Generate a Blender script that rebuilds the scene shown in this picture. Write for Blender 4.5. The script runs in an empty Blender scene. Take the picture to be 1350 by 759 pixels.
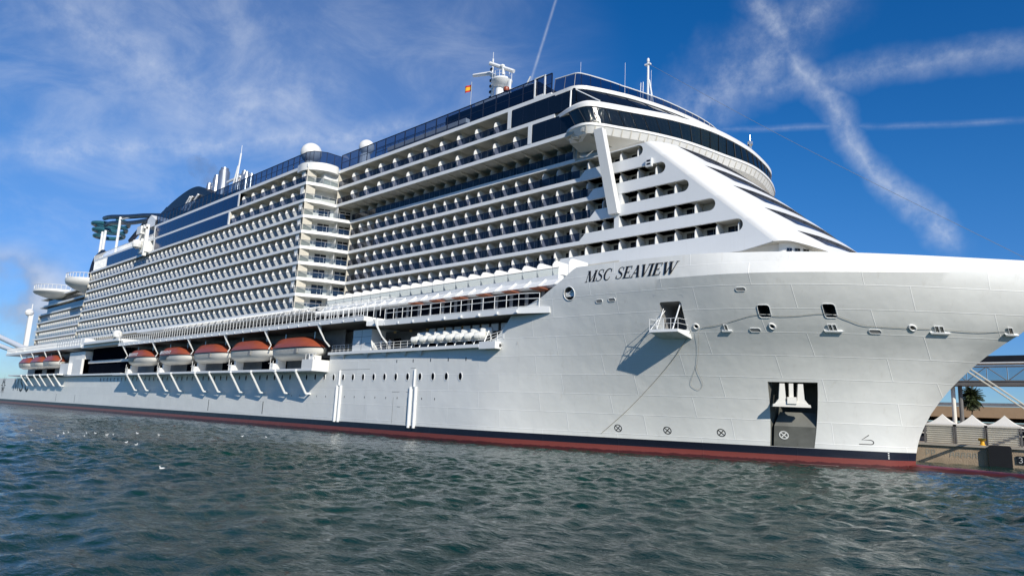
import bpy, bmesh, math, random
import numpy as np
from mathutils import Vector, Matrix
random.seed(7); rng = np.random.default_rng(7)
scn = bpy.context.scene
COL = scn.collection
# ------------------------------------------------------------------ camera
cam_d = bpy.data.cameras.new('camera'); cam = bpy.data.objects.new('camera', cam_d); COL.objects.link(cam)
cam_d.sensor_width = 36.0; cam_d.lens = 36.0 * 920.0 / 1350.0
cam_d.clip_start = 0.3; cam_d.clip_end = 6000.0
_r, _u, _b = (0.72768078, 0.68448764, 0.04424209), (0.09241915, -0.16175488, 0.98249380), (0.67966123, -0.71085303, -0.18096569)
cam.matrix_world = Matrix(((_r[0], _u[0], _b[0], 0.0), (_r[1], _u[1], _b[1], -58.5), (_r[2], _u[2], _b[2], 3.32), (0, 0, 0, 1)))
scn.camera = cam
# ------------------------------------------------------------------ sun, sky, exposure
SUN = Vector((0.795, -0.36, 0.49)).normalized()
sl = bpy.data.lights.new('sun', 'SUN'); sl.energy = 4.0; sl.angle = math.radians(0.5); sl.color = (1.0, 0.94, 0.83)
so = bpy.data.objects.new('sun', sl); COL.objects.link(so)
so.rotation_euler = SUN.to_track_quat('Z', 'Y').to_euler()
scn.view_settings.view_transform = 'Standard'; scn.view_settings.look = 'None'
scn.view_settings.exposure = 0.28; scn.view_settings.gamma = 1.0; scn.view_settings.use_curve_mapping = False
W = bpy.data.worlds.new('World'); scn.world = W; W.use_nodes = True
wn, wl = W.node_tree.nodes, W.node_tree.links
wn.clear()
def WN(t, **k):
    n = wn.new(t)
    for a, b in k.items(): setattr(n, a, b)
    return n
def wmath(op, a, b=None, c=None, clamp=False):
    n = WN('ShaderNodeMath', operation=op, use_clamp=clamp)
    for i, x in enumerate((a, b, c)):
        if x is None: continue
        if isinstance(x, (int, float)): n.inputs[i].default_value = x
        else: wl.new(x, n.inputs[i])
    return n.outputs[0]
def wdot(v, d):
    n = WN('ShaderNodeVectorMath', operation='DOT_PRODUCT'); wl.new(v, n.inputs[0]); n.inputs[1].default_value = d
    return n.outputs['Value']
SKY_STRENGTH = 0.11
tc = WN('ShaderNodeTexCoord').outputs['Generated']
sky = WN('ShaderNodeTexSky', sky_type='NISHITA', sun_disc=False)
sky.sun_elevation = math.asin(SUN.z); sky.sun_rotation = math.atan2(SUN.x, SUN.y)
sky.air_density = 1.0; sky.dust_density = 0.15; sky.ozone_density = 5.0; sky.altitude = 0
def wnoise(scale, detail=4, rough=0.55, stretch=None, dist=0.0):
    v = tc
    if stretch:
        m = WN('ShaderNodeMapping'); m.inputs['Scale'].default_value = stretch; m.inputs['Rotation'].default_value = (0.35, 0.2, 0.5)
        wl.new(tc, m.inputs['Vector']); v = m.outputs[0]
    n = WN('ShaderNodeTexNoise'); wl.new(v, n.inputs['Vector'])
    n.inputs['Scale'].default_value = scale; n.inputs['Detail'].default_value = detail
    n.inputs['Roughness'].default_value = rough; n.inputs['Distortion'].default_value = dist
    return n.outputs['Fac']
def sstep(x, a, b):
    n = WN('ShaderNodeMapRange', interpolation_type='SMOOTHSTEP', clamp=True)
    wl.new(x, n.inputs['Value']); n.inputs['From Min'].default_value = a; n.inputs['From Max'].default_value = b
    return n.outputs['Result']
nz_soft = wnoise(5.0, 5, 0.6); nz_fine = wnoise(22.0, 6, 0.65); nz_wisp = wnoise(3.2, 6, 0.62, (1.0, 2.6, 4.5), 0.6)
wob = wmath('MULTIPLY', wmath('SUBTRACT', nz_soft, 0.5), 0.10)
def trail(a, b, width, strength, ext=0.05, wig=1.0):
    a = Vector(a); b = Vector(b); n = a.cross(b).normalized(); t = (b - a).normalized(); mid = (a + b) / 2
    half = (b - a).length / 2 + ext
    d = wmath('ABSOLUTE', wmath('ADD', wdot(tc, n), wmath('MULTIPLY', wob, wig)))
    m = wmath('POWER', wmath('SUBTRACT', 1.0, wmath('DIVIDE', d, width), clamp=True), 1.4)
    al = wmath('ABSOLUTE', wmath('SUBTRACT', wdot(tc, t), float(t.dot(mid))))
    m = wmath('MULTIPLY', m, sstep(al, half, half - ext * 1.6))
    return wmath('MULTIPLY', m, strength)
def blob(c, r0, r1, strength):
    return wmath('MULTIPLY', sstep(wdot(tc, Vector(c).normalized()), math.cos(r1), math.cos(r0)), strength)
tr = [trail((-0.3519, 0.7763, 0.523), (-0.1896, 0.9554, 0.2263), 0.026, 0.50, 0.03),
      trail((-0.0892, 0.9016, 0.4233), (-0.3945, 0.8084, 0.4369), 0.026, 0.30, 0.05, 0.7),
      trail((-0.4305, 0.8137, 0.3906), (-0.0979, 0.9296, 0.3554), 0.006, 0.18, 0.05, 0.15),
      trail((-0.5497, 0.6343, 0.5436), (-0.6108, 0.654, 0.4463), 0.003, 0.42, 0.02, 0.03),
      trail((-0.3147, 0.8133, 0.4894), (-0.2596, 0.8164, 0.5158), 0.045, 0.34, 0.05),
      trail((-0.3218, 0.8074, 0.4945), (-0.4604, 0.7858, 0.4129), 0.075, 0.40, 0.06, 1.6),
      trail((-0.9538, 0.1423, 0.2644), (-0.7242, 0.568, 0.3911), 0.030, 0.36, 0.10, 0.6),
      trail((-0.8903, 0.1485, 0.4305), (-0.8631, 0.3225, 0.3887), 0.07, 0.26, 0.06, 2.0),
      trail((-0.8762, 0.3115, 0.3678), (-0.7923, 0.4394, 0.4234), 0.09, 0.26, 0.08, 2.0)]
cm = tr[0]
for x in tr[1:]: cm = wmath('MAXIMUM', cm, x)
nz_fib = wnoise(60.0, 5, 0.7)
tex = wmath('MULTIPLY', wmath('ADD', wmath('MULTIPLY', sstep(nz_fine, 0.3, 0.7), 0.75), 0.25), wmath('ADD', wmath('MULTIPLY', sstep(nz_fib, 0.3, 0.7), 0.3), 0.75))
cm = wmath('MULTIPLY', cm, tex)
cir = wmath('MULTIPLY', sstep(nz_wisp, 0.35, 0.85), blob((-0.86, 0.35, 0.40), 0.15, 0.55, 0.24))
cir = wmath('ADD', cir, blob((-0.82, 0.40, 0.36), 0.05, 0.50, 0.10))
cum_n = wnoise(9.0, 5, 0.55)
cum = wmath('MULTIPLY', sstep(cum_n, 0.36, 0.54), blob((-0.982, 0.178, 0.075), 0.05, 0.11, 0.7))
mask = wmath('MINIMUM', wmath('ADD', cm, cir), 0.9)
hz = WN('ShaderNodeHueSaturation'); wl.new(sky.outputs[0], hz.inputs['Color']); hz.inputs['Hue'].default_value = 0.508; hz.inputs['Saturation'].default_value = 1.30; hz.inputs['Value'].default_value = 0.90
lowt = WN('ShaderNodeMix', data_type='RGBA', blend_type='MULTIPLY'); wl.new(sstep(wdot(tc, (0, 0, 1)), 0.34, 0.0), lowt.inputs[0]); wl.new(hz.outputs[0], lowt.inputs[6]); lowt.inputs[7].default_value = (0.50, 0.66, 0.92, 1)
mx = WN('ShaderNodeMix', data_type='RGBA'); wl.new(mask, mx.inputs[0]); wl.new(lowt.outputs[2], mx.inputs[6]); mx.inputs[7].default_value = (6.2, 6.6, 7.2, 1)
mx2 = WN('ShaderNodeMix', data_type='RGBA'); wl.new(cum, mx2.inputs[0]); wl.new(mx.outputs[2], mx2.inputs[6])
cc = WN('ShaderNodeMix', data_type='RGBA'); wl.new(sstep(cum_n, 0.45, 0.62), cc.inputs[0]); cc.inputs[6].default_value = (2.6, 2.9, 3.6, 1); cc.inputs[7].default_value = (5.2, 5.2, 5.4, 1); wl.new(cc.outputs[2], mx2.inputs[7])
bg = WN('ShaderNodeBackground'); wl.new(mx2.outputs[2], bg.inputs['Color']); bg.inputs['Strength'].default_value = SKY_STRENGTH
out = WN('ShaderNodeOutputWorld'); wl.new(bg.outputs[0], out.inputs['Surface'])

# ------------------------------------------------------------------ materials
def mat(name, color, rough=0.5, metal=0.0, var=0.0, vscale=1.0, spec=0.5, bump=0.0, bscale=8.0, streak=0.0):
    m = bpy.data.materials.new(name); m.use_nodes = True
    nt = m.node_tree; b = nt.nodes['Principled BSDF']
    b.inputs['Base Color'].default_value = (*color, 1); b.inputs['Roughness'].default_value = rough
    b.inputs['Metallic'].default_value = metal; b.inputs['Specular IOR Level'].default_value = spec
    if var or bump or streak:
        g = nt.nodes.new('ShaderNodeTexCoord')
        n = nt.nodes.new('ShaderNodeTexNoise'); n.inputs['Scale'].default_value = vscale; n.inputs['Detail'].default_value = 5
        nt.links.new(g.outputs['Object'], n.inputs['Vector'])
        r = nt.nodes.new('ShaderNodeMix'); r.data_type = 'RGBA'
        r.inputs[6].default_value = (*[c * (1 - var) for c in color], 1); r.inputs[7].default_value = (*[min(1, c * (1 + var)) for c in color], 1)
        nt.links.new(n.outputs['Fac'], r.inputs[0]); o = r.outputs[2]
        if streak:
            mp = nt.nodes.new('ShaderNodeMapping'); mp.inputs['Scale'].default_value = (2.2, 2.2, 0.12)
            nt.links.new(g.outputs['Object'], mp.inputs['Vector'])
            n2 = nt.nodes.new('ShaderNodeTexNoise'); n2.inputs['Scale'].default_value = 1.5; n2.inputs['Detail'].default_value = 6; n2.inputs['Roughness'].default_value = .7
            nt.links.new(mp.outputs[0], n2.inputs['Vector'])
            rr = nt.nodes.new('ShaderNodeMapRange'); rr.inputs['From Min'].default_value = 0.56; rr.inputs['From Max'].default_value = 0.8; rr.inputs['To Max'].default_value = streak
            nt.links.new(n2.outputs['Fac'], rr.inputs['Value'])
            r2 = nt.nodes.new('ShaderNodeMix'); r2.data_type = 'RGBA'; nt.links.new(rr.outputs[0], r2.inputs[0]); nt.links.new(o, r2.inputs[6])
            r2.inputs[7].default_value = (color[0] * .55, color[1] * .47, color[2] * .38, 1); o = r2.outputs[2]
        nt.links.new(o, b.inputs['Base Color'])
        if bump:
            n3 = nt.nodes.new('ShaderNodeTexNoise'); n3.inputs['Scale'].default_value = bscale; n3.inputs['Detail'].default_value = 4
            nt.links.new(g.outputs['Object'], n3.inputs['Vector'])
            bp = nt.nodes.new('ShaderNodeBump'); bp.inputs['Strength'].default_value = bump; bp.inputs['Distance'].default_value = 0.1
            nt.links.new(n3.outputs['Fac'], bp.inputs['Height']); nt.links.new(bp.outputs[0], b.inputs['Normal'])
    return m
M = {}
M['white'] = mat('white_paint', (0.76, 0.77, 0.76), 0.38, var=0.05, vscale=0.35, streak=0.14)
M['warm'] = mat('warm_white_paint', (0.755, 0.75, 0.72), 0.42, var=0.06, vscale=0.5, streak=0.16)
M['cream'] = mat('cream_panel', (0.60, 0.565, 0.48), 0.6, var=0.08, vscale=0.8)
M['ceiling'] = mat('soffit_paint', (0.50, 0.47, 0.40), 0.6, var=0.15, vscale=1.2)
M['grey'] = mat('grey_steel', (0.22, 0.22, 0.215), 0.5, var=0.25, vscale=0.8)
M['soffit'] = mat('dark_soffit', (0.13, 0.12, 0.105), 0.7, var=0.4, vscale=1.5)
M['silver'] = mat('silver_steel', (0.62, 0.61, 0.58), 0.3, metal=0.85, var=0.2, vscale=0.6)
M['black'] = mat('black_paint', (0.012, 0.013, 0.016), 0.35, var=0.3)
M['navy_panel'] = mat('navy_panel_glass', (0.010, 0.024, 0.085), 0.12, var=0.25, vscale=0.25)
M['dark_glass'] = mat('dark_window_glass', (0.006, 0.009, 0.016), 0.05, var=0.4, vscale=0.3)
M['recess_glass'] = mat('shaded_window_glass', (0.004, 0.006, 0.011), 0.6, var=0.4, vscale=0.3, spec=0.0)
M['bridge_glass'] = mat('bridge_glass', (0.006, 0.010, 0.012), 0.08, var=0.4, vscale=0.3, bump=0.35, bscale=3.5)
M['front_glass'] = mat('slate_front_glass', (0.035, 0.045, 0.075), 0.15, var=0.3, vscale=0.3)
M['teal'] = mat('teal_slide_plastic', (0.03, 0.115, 0.15), 0.15, var=0.25, vscale=0.3)
M['orange'] = mat('orange_gelcoat', (0.31, 0.072, 0.034), 0.35, var=0.18, vscale=0.7)
M['orange_dull'] = mat('terracotta_ceiling', (0.26, 0.085, 0.04), 0.6, var=0.2)
M['gel_white'] = mat('white_gelcoat', (0.68, 0.66, 0.60), 0.35, var=0.08, vscale=0.8, streak=0.2)
M['raft'] = mat('raft_fibreglass', (0.74, 0.74, 0.70), 0.4, var=0.08, vscale=2.0)
M['text'] = mat('black_lettering', (0.01, 0.01, 0.012), 0.5)
M['rope'] = mat('weathered_rope', (0.28, 0.25, 0.19), 0.9, var=0.3, vscale=4)
M['ropew'] = mat('white_rope', (0.60, 0.57, 0.5), 0.9, var=0.2, vscale=4)
M['wire'] = mat('grey_wire', (0.20, 0.20, 0.18), 0.6)
M['anchor_grey'] = mat('pocket_grey_paint', (0.12, 0.122, 0.108), 0.6, var=0.55, vscale=0.7, streak=0.5)
M['frame_dark'] = mat('navy_frame', (0.012, 0.018, 0.04), 0.4)
M['concrete'] = mat('stained_concrete', (0.46, 0.35, 0.24), 0.9, var=0.45, vscale=0.6, bump=0.5, streak=0.6)
M['pavement'] = mat('quay_paving', (0.46, 0.41, 0.34), 0.9, var=0.2, vscale=0.8)
M['tent'] = mat('tent_canvas', (0.74, 0.71, 0.64), 0.8, var=0.05)
M['slat'] = mat('shutter_slats', (0.62, 0.60, 0.53), 0.6, var=0.12, vscale=1.0)
M['yellow'] = mat('yellow_bollard_paint', (0.75, 0.40, 0.02), 0.5, var=0.15)
M['rubber'] = mat('fender_rubber', (0.008, 0.009, 0.012), 0.7, var=0.3)
M['brown'] = mat('brown_fascia', (0.36, 0.25, 0.15), 0.8, var=0.12)
M['truss'] = mat('weathered_steel', (0.14, 0.135, 0.13), 0.6, var=0.3)
M['leaf'] = mat('palm_leaf', (0.040, 0.056, 0.018), 0.55, var=0.5, vscale=1.5)
M['bark'] = mat('palm_bark', (0.16, 0.12, 0.08), 0.9, var=0.3, vscale=4, bump=0.5)
M['red'] = mat('flag_red', (0.50, 0.02, 0.02), 0.8); M['gold'] = mat('flag_gold', (0.80, 0.42, 0.02), 0.8)
M['skin'] = mat('skin', (0.45, 0.26, 0.18), 0.6); M['cloth_w'] = mat('white_shirt', (0.7, 0.7, 0.7), 0.9); M['cloth_d'] = mat('dark_trousers', (0.02, 0.025, 0.05), 0.9); M['hair'] = mat('dark_hair', (0.02, 0.014, 0.01), 0.7)
M['feather'] = mat('gull_feather', (0.75, 0.75, 0.73), 0.8, var=0.1, vscale=8); M['wing'] = mat('gull_wing', (0.42, 0.43, 0.45), 0.8); M['beak'] = mat('gull_beak', (0.6, 0.35, 0.03), 0.5)
M['lamp'] = mat('warm_lamp_glass', (0.8, 0.55, 0.25), 0.4)
def cabin_glass():
    m = mat('cabin_door_glass', (0.006, 0.009, 0.016), 0.1, spec=0.3); nt = m.node_tree; b = nt.nodes['Principled BSDF']
    g = nt.nodes.new('ShaderNodeTexCoord'); mp = nt.nodes.new('ShaderNodeMapping'); mp.inputs['Scale'].default_value = (1 / 1.1, .02, 1 / 2.8); nt.links.new(g.outputs['Object'], mp.inputs['Vector'])
    fl = nt.nodes.new('ShaderNodeVectorMath'); fl.operation = 'FLOOR'; nt.links.new(mp.outputs[0], fl.inputs[0]); wn_ = nt.nodes.new('ShaderNodeTexWhiteNoise'); nt.links.new(fl.outputs[0], wn_.inputs['Vector'])
    st = nt.nodes.new('ShaderNodeValToRGB'); st.color_ramp.interpolation = 'CONSTANT'; e = st.color_ramp.elements; e[0].color = (.006, .009, .016, 1); e[1].position = .62; e[1].color = (.10, .085, .065, 1); k = e.new(.78); k.color = (.03, .03, .035, 1); k = e.new(.9); k.color = (.22, .20, .17, 1)
    nt.links.new(wn_.outputs['Value'], st.inputs[0]); nt.links.new(st.outputs[0], b.inputs['Base Color']); return m
M['cabin_glass'] = cabin_glass()
def tint_glass(name, tint, gloss=0.16):
    m = bpy.data.materials.new(name); m.use_nodes = True; nt = m.node_tree; nt.nodes.clear()
    o = nt.nodes.new('ShaderNodeOutputMaterial'); t = nt.nodes.new('ShaderNodeBsdfTransparent'); t.inputs[0].default_value = (*tint, 1)
    g = nt.nodes.new('ShaderNodeBsdfGlossy'); g.inputs['Roughness'].default_value = 0.04; g.inputs[0].default_value = (0.72, 0.74, 0.76, 1)
    fr = nt.nodes.new('ShaderNodeFresnel'); fr.inputs['IOR'].default_value = 1.5
    ad = nt.nodes.new('ShaderNodeMath'); ad.operation = 'ADD'; ad.use_clamp = True; ad.inputs[1].default_value = gloss * 0.2; nt.links.new(fr.outputs[0], ad.inputs[0])
    mxs = nt.nodes.new('ShaderNodeMixShader'); nt.links.new(ad.outputs[0], mxs.inputs[0]); nt.links.new(t.outputs[0], mxs.inputs[1]); nt.links.new(g.outputs[0], mxs.inputs[2])
    nt.links.new(mxs.outputs[0], o.inputs['Surface'])
    return m
M['balcony_glass'] = tint_glass('tinted_balcony_glass', (0.58, 0.60, 0.62), 0.02)
M['navy_glass'] = tint_glass('navy_balcony_glass', (0.13, 0.15, 0.22), 0.02)
M['clear_glass'] = tint_glass('clear_glass', (0.55, 0.60, 0.62))
M['screen_glass'] = tint_glass('blue_screen_glass', (0.20, 0.25, 0.34), 0.02)

# ------------------------------------------------------------------ mesh builder
class MB:
    def __init__(s): s.v = []; s.f = []; s.mi = []
    def face(s, pts, k=0):
        i = len(s.v); s.v += [tuple(p) for p in pts]; s.f.append(tuple(range(i, i + len(pts)))); s.mi.append(k)
    def add(s, vs, fs, k=0):
        i = len(s.v); s.v += [tuple(p) for p in vs]; s.f += [tuple(i + a for a in f) for f in fs]; s.mi += [k] * len(fs)
    def box(s, x0, x1, y0, y1, z0, z1, k=0):
        s.hexa([(x0, y0), (x1, y0), (x1, y1), (x0, y1)], z0, z1, k)
    def hexa(s, q, z0, z1, k=0):
        n = len(q)
        vs = [(p[0], p[1], z0) for p in q] + [(p[0], p[1], z1) for p in q]
        fs = [tuple(range(n - 1, -1, -1)), tuple(range(n, 2 * n))] + [(i, (i + 1) % n, n + (i + 1) % n, n + i) for i in range(n)]
        s.add(vs, fs, k)
    def prismY(s, poly, y0, y1, k=0):            # polygon in (x,z) extruded along y
        n = len(poly)
        vs = [(p[0], y0, p[1]) for p in poly] + [(p[0], y1, p[1]) for p in poly]
        s.add(vs, [tuple(range(n)), tuple(range(2 * n - 1, n - 1, -1))] + [((i + 1) % n, i, n + i, n + (i + 1) % n) for i in range(n)], k)
    def prismX(s, poly, x0, x1, k=0):            # polygon in (y,z) extruded along x
        n = len(poly)
        vs = [(x0, p[0], p[1]) for p in poly] + [(x1, p[0], p[1]) for p in poly]
        s.add(vs, [tuple(range(n)), tuple(range(2 * n - 1, n - 1, -1))] + [((i + 1) % n, i, n + i, n + (i + 1) % n) for i in range(n)], k)
    def tube(s, p0, p1, r, n=6, r1=None, k=0):
        s.poly([p0, p1], r, n, [r, r if r1 is None else r1], k)
    def poly(s, pts, r, n=6, rs=None, k=0, closed=False):
        pts = [Vector(p) for p in pts]; m = len(pts); rings = []
        for i, p in enumerate(pts):
            if closed: d = pts[(i + 1) % m] - pts[i - 1]
            else: d = pts[min(i + 1, m - 1)] - pts[max(i - 1, 0)]
            d.normalize(); a = d.cross(Vector((0, 0, 1)))
            if a.length < 1e-3: a = d.cross(Vector((1, 0, 0)))
            a.normalize(); b = d.cross(a); rr = rs[i] if rs else r
            rings.append([p + (a * math.cos(2 * math.pi * j / n) + b * math.sin(2 * math.pi * j / n)) * rr for j in range(n)])
        vs = [q for rg in rings for q in rg]; fs = []
        for i in range(m if closed else m - 1):
            i2 = (i + 1) % m
            for j in range(n): fs.append((i * n + j, i * n + (j + 1) % n, i2 * n + (j + 1) % n, i2 * n + j))
        if not closed: fs += [tuple(range(n - 1, -1, -1)), tuple(range((m - 1) * n, m * n))]
        s.add(vs, fs, k)
    def lathe(s, c, prof, n=16, k=0):            # profile (r,z) about z through c
        vs = []; fs = []
        for r, z in prof:
            for j in range(n):
                a = 2 * math.pi * j / n; vs.append((c[0] + r * math.cos(a), c[1] + r * math.sin(a), c[2] + z))
        for i in range(len(prof) - 1):
            for j in range(n): fs.append((i * n + j, i * n + (j + 1) % n, (i + 1) * n + (j + 1) % n, (i + 1) * n + j))
        fs += [tuple(range(n - 1, -1, -1)), tuple(range((len(prof) - 1) * n, len(prof) * n))]
        s.add(vs, fs, k)
    def strip(s, A, B, k=0, flip=False):
        n = len(A); vs = list(A) + list(B)
        s.add(vs, [((i, i + 1, n + i + 1, n + i) if not flip else (n + i, n + i + 1, i + 1, i)) for i in range(n - 1)], k)
    def grid(s, rows, k=0):
        m = len(rows[0]); vs = [p for r in rows for p in r]; fs = []
        for i in range(len(rows) - 1):
            for j in range(m - 1): fs.append((i * m + j, i * m + j + 1, (i + 1) * m + j + 1, (i + 1) * m + j))
        s.add(vs, fs, k)
    def mesh(s, name, mats):
        me = bpy.data.meshes.new(name); me.from_pydata([tuple(map(float, p)) for p in s.v], [], s.f)
        for m in (mats if isinstance(mats, (list, tuple)) else [mats]): me.materials.append(m)
        if len(me.materials) > 1: me.polygons.foreach_set('material_index', s.mi)
        me.update(); return me
    def build(s, name, mats, parent=None, smooth=False, clean=False):
        me = s.mesh(name, mats)
        if clean or smooth:
            bm = bmesh.new(); bm.from_mesh(me); bmesh.ops.remove_doubles(bm, verts=bm.verts, dist=1e-4)
            bmesh.ops.recalc_face_normals(bm, faces=bm.faces); bm.to_mesh(me); bm.free()
        if smooth: shade(me, 40)
        o = bpy.data.objects.new(name, me); COL.objects.link(o)
        if parent is not None: o.parent = parent
        return o
def _each(s, name, mats, parent=None):
    """every separate piece of the builder becomes an object of its own"""
    n = len(s.v); par = list(range(n))
    def find(a):
        while par[a] != a: par[a] = par[par[a]]; a = par[a]
        return a
    for f in s.f:
        r = find(f[0])
        for a in f[1:]: par[find(a)] = r
    g = {}
    for f, k in zip(s.f, s.mi): g.setdefault(find(f[0]), []).append((f, k))
    out_ = []
    for fs in g.values():
        q = MB(); mp = {}
        for f, k in fs:
            q.f.append(tuple(mp.setdefault(a, len(mp)) for a in f)); q.mi.append(k)
        q.v = [s.v[a] for a in mp]
        out_.append(q.build(name, mats, parent))
    return out_
MB.build_each = _each
def shade(me, deg):
    me.polygons.foreach_set('use_smooth', [True] * len(me.polygons))
    me.set_sharp_from_angle(angle=math.radians(deg))
def tag(o, label, cat, group=None, kind=None):
    if label: o['label'] = label
    if cat: o['category'] = cat
    if group: o['group'] = group
    if kind: o['kind'] = kind
    return o
def empty(name, loc=(0, 0, 0)):
    o = bpy.data.objects.new(name, None); COL.objects.link(o); o.location = loc; o.empty_display_size = 0.2; return o
def dup(o, parent=None):
    c = o.copy(); COL.objects.link(c)
    if parent is not None: c.parent = parent
    for ch in list(o.children): dup(ch, c)
    return c
def lerp(a, b, t): return a + (b - a) * t
def frange(a, b, st):
    n = max(1, int(round((b - a) / st))); return [a + (b - a) * i / n for i in range(n + 1)]
def smooth_curve(pts, n=6):                      # Catmull-Rom through points of any dimension
    P = [np.array(p, float) for p in pts]; P = [2 * P[0] - P[1]] + P + [2 * P[-1] - P[-2]]; o = []
    for i in range(1, len(P) - 2):
        for j in range(n):
            t = j / n; a, b, c, d = P[i - 1], P[i], P[i + 1], P[i + 2]
            o.append(0.5 * ((2 * b) + (c - a) * t + (2 * a - 5 * b + 4 * c - d) * t * t + (3 * b - a - 3 * c + d) * t ** 3))
    o.append(P[-2]); return [tuple(map(float, p)) for p in o]

# ------------------------------------------------------------------ water
def build_water():
    gx = np.concatenate([np.linspace(-420, -150, 60)[:-1], np.linspace(-150, -60, 150)[:-1], np.linspace(-60, 20, 480)[:-1], np.linspace(20, 160, 60)])
    gy = np.concatenate([np.linspace(-90, -56, 40)[:-1], np.linspace(-56, -20, 320)[:-1], np.linspace(-20, 12, 110)[:-1], np.linspace(12, 60, 40)])
    X, Y = np.meshgrid(gx, gy, indexing='ij'); Z = np.zeros_like(X)
    r = np.random.default_rng(3)
    for i in range(64):
        lam = 10 ** r.uniform(math.log10(0.45), math.log10(4.5)); ang = math.radians(r.normal(215, 55)); k = 2 * math.pi / lam
        kx, ky = k * math.cos(ang), k * math.sin(ang); ph = r.uniform(0, 6.28); amp = 0.0072 * lam ** 0.72
        p = kx * X + ky * Y + ph + 0.7 * np.sin(0.11 * X + 0.17 * Y + ph) 
        Z += amp * (np.sin(p) + 0.25 * np.cos(2 * p))
    gust = 0.85 + 0.3 * np.sin(X * 0.06 + 1.3 * np.sin(Y * 0.05)) * np.sin(Y * 0.09 + 0.8 * np.sin(X * 0.045))
    D = np.sqrt(X ** 2 + (Y + 58.5) ** 2); fade = np.clip(1.25 - D / 190, 0.12, 1)
    edge = np.clip(np.minimum(np.minimum(X + 420, 160 - X) / 12, np.minimum(Y + 90, 60 - Y) / 6), 0, 1)
    Z *= gust * fade * edge
    nx, ny = X.shape; V = np.stack([X, Y, Z], -1).reshape(-1, 3)
    idx = np.arange(nx * ny).reshape(nx, ny)
    F = np.stack([idx[:-1, :-1], idx[1:, :-1], idx[1:, 1:], idx[:-1, 1:]], -1).reshape(-1, 4)
    b = len(V); R = 2600.0
    o = [(-R, -R, 0), (R, -R, 0), (R, R, 0), (-R, R, 0)]; n = [(-420, -90, 0), (160, -90, 0), (160, 60, 0), (-420, 60, 0)]
    verts = np.concatenate([V, np.array(o + n, float)])
    faces = F.tolist() + [[b + i, b + (i + 1) % 4, b + 4 + (i + 1) % 4, b + 4 + i] for i in range(4)]
    me = bpy.data.meshes.new('water'); me.from_pydata(verts.tolist(), [], faces); me.update()
    me.polygons.foreach_set('use_smooth', [True] * len(me.polygons))
    m = bpy.data.materials.new('sea_water'); m.use_nodes = True; nt = m.node_tree; p = nt.nodes['Principled BSDF']
    p.inputs['Base Color'].default_value = (0.006, 0.036, 0.033, 1); p.inputs['Roughness'].default_value = 0.04; p.inputs['IOR'].default_value = 1.333; p.inputs['Specular IOR Level'].default_value = 0.20
    tcn = nt.nodes.new('ShaderNodeTexCoord')
    hsum = None
    for sc, st, det in ((1.7, (0.75, 1.3, 1), 6), (5.5, (0.8, 1.2, 1), 5)):
        mp = nt.nodes.new('ShaderNodeMapping'); mp.inputs['Scale'].default_value = st; mp.inputs['Rotation'].default_value = (0, 0, math.radians(25))
        nt.links.new(tcn.outputs['Object'], mp.inputs['Vector'])
        nn = nt.nodes.new('ShaderNodeTexNoise'); nn.inputs['Scale'].default_value = sc; nn.inputs['Detail'].default_value = det; nn.inputs['Roughness'].default_value = .55; nn.inputs['Distortion'].default_value = .4
        nt.links.new(mp.outputs[0], nn.inputs['Vector'])
        bp = nt.nodes.new('ShaderNodeBump'); bp.inputs['Strength'].default_value = 0.6; bp.inputs['Distance'].default_value = 0.24 / sc
        nt.links.new(nn.outputs['Fac'], bp.inputs['Height'])
        if hsum: nt.links.new(hsum, bp.inputs['Normal'])
        hsum = bp.outputs[0]
    nt.links.new(hsum, p.inputs['Normal'])
    nb = nt.nodes.new('ShaderNodeTexNoise'); nb.inputs['Scale'].default_value = 0.05; nt.links.new(tcn.outputs['Object'], nb.inputs['Vector'])
    rm = nt.nodes.new('ShaderNodeMix'); rm.data_type = 'RGBA'; rm.inputs[6].default_value = (0.002, 0.018, 0.022, 1); rm.inputs[7].default_value = (0.005, 0.046, 0.026, 1)
    nt.links.new(nb.outputs['Fac'], rm.inputs[0]); nt.links.new(rm.outputs[2], p.inputs['Base Color'])
    me.materials.append(m); ob = bpy.data.objects.new('water', me); COL.objects.link(ob); ob['kind'] = 'structure'
build_water()

# ------------------------------------------------------------------ hull shape
def pchip(xs, ys):
    xs = np.array(xs, float); ys = np.array(ys, float); h = np.diff(xs); dl = np.diff(ys) / h; m = np.zeros_like(xs)
    for i in range(1, len(xs) - 1):
        if dl[i - 1] * dl[i] > 0:
            w1 = 2 * h[i] + h[i - 1]; w2 = h[i] + 2 * h[i - 1]; m[i] = (w1 + w2) / (w1 / dl[i - 1] + w2 / dl[i])
    m[0] = dl[0]; m[-1] = dl[-1]
    def g(x):
        x = np.clip(x, xs[0], xs[-1]); i = np.clip(np.searchsorted(xs, x) - 1, 0, len(xs) - 2)
        s = (x - xs[i]) / h[i]; s2 = s * s; s3 = s2 * s
        return float((2 * s3 - 3 * s2 + 1) * ys[i] + (s3 - 2 * s2 + s) * h[i] * m[i] + (-2 * s3 + 3 * s2) * ys[i + 1] + (s3 - s2) * h[i] * m[i + 1])
    return g
YC = 20.0
STEM = pchip([-3, 0., 1.3, 2.7, 5, 7.2, 9.4, 11.4, 13.1, 15, 17, 18.1, 19.3, 20], [-19.3, -19.3, -19.2, -18.9, -17.9, -16.4, -14.4, -12.1, -9.7, -7.8, -6.5, -6.2, -6.6, -6.9])
YWL = pchip([0, .22, .463, .61, .807, .939, .98, 1], [0, .5, 4.2, 7.3, 11.8, 15.6, 17.6, 20])
YKN = pchip([0, .42, .54, .64, .696, .76, .852, .959, 1], [0, 0, .4, 1.4, 2.7, 5.2, 10.1, 17.3, 20])
ZKN = pchip([0, .7, .85, .96, 1], [17.3, 17.4, 17.6, 18., 18.1])
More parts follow.
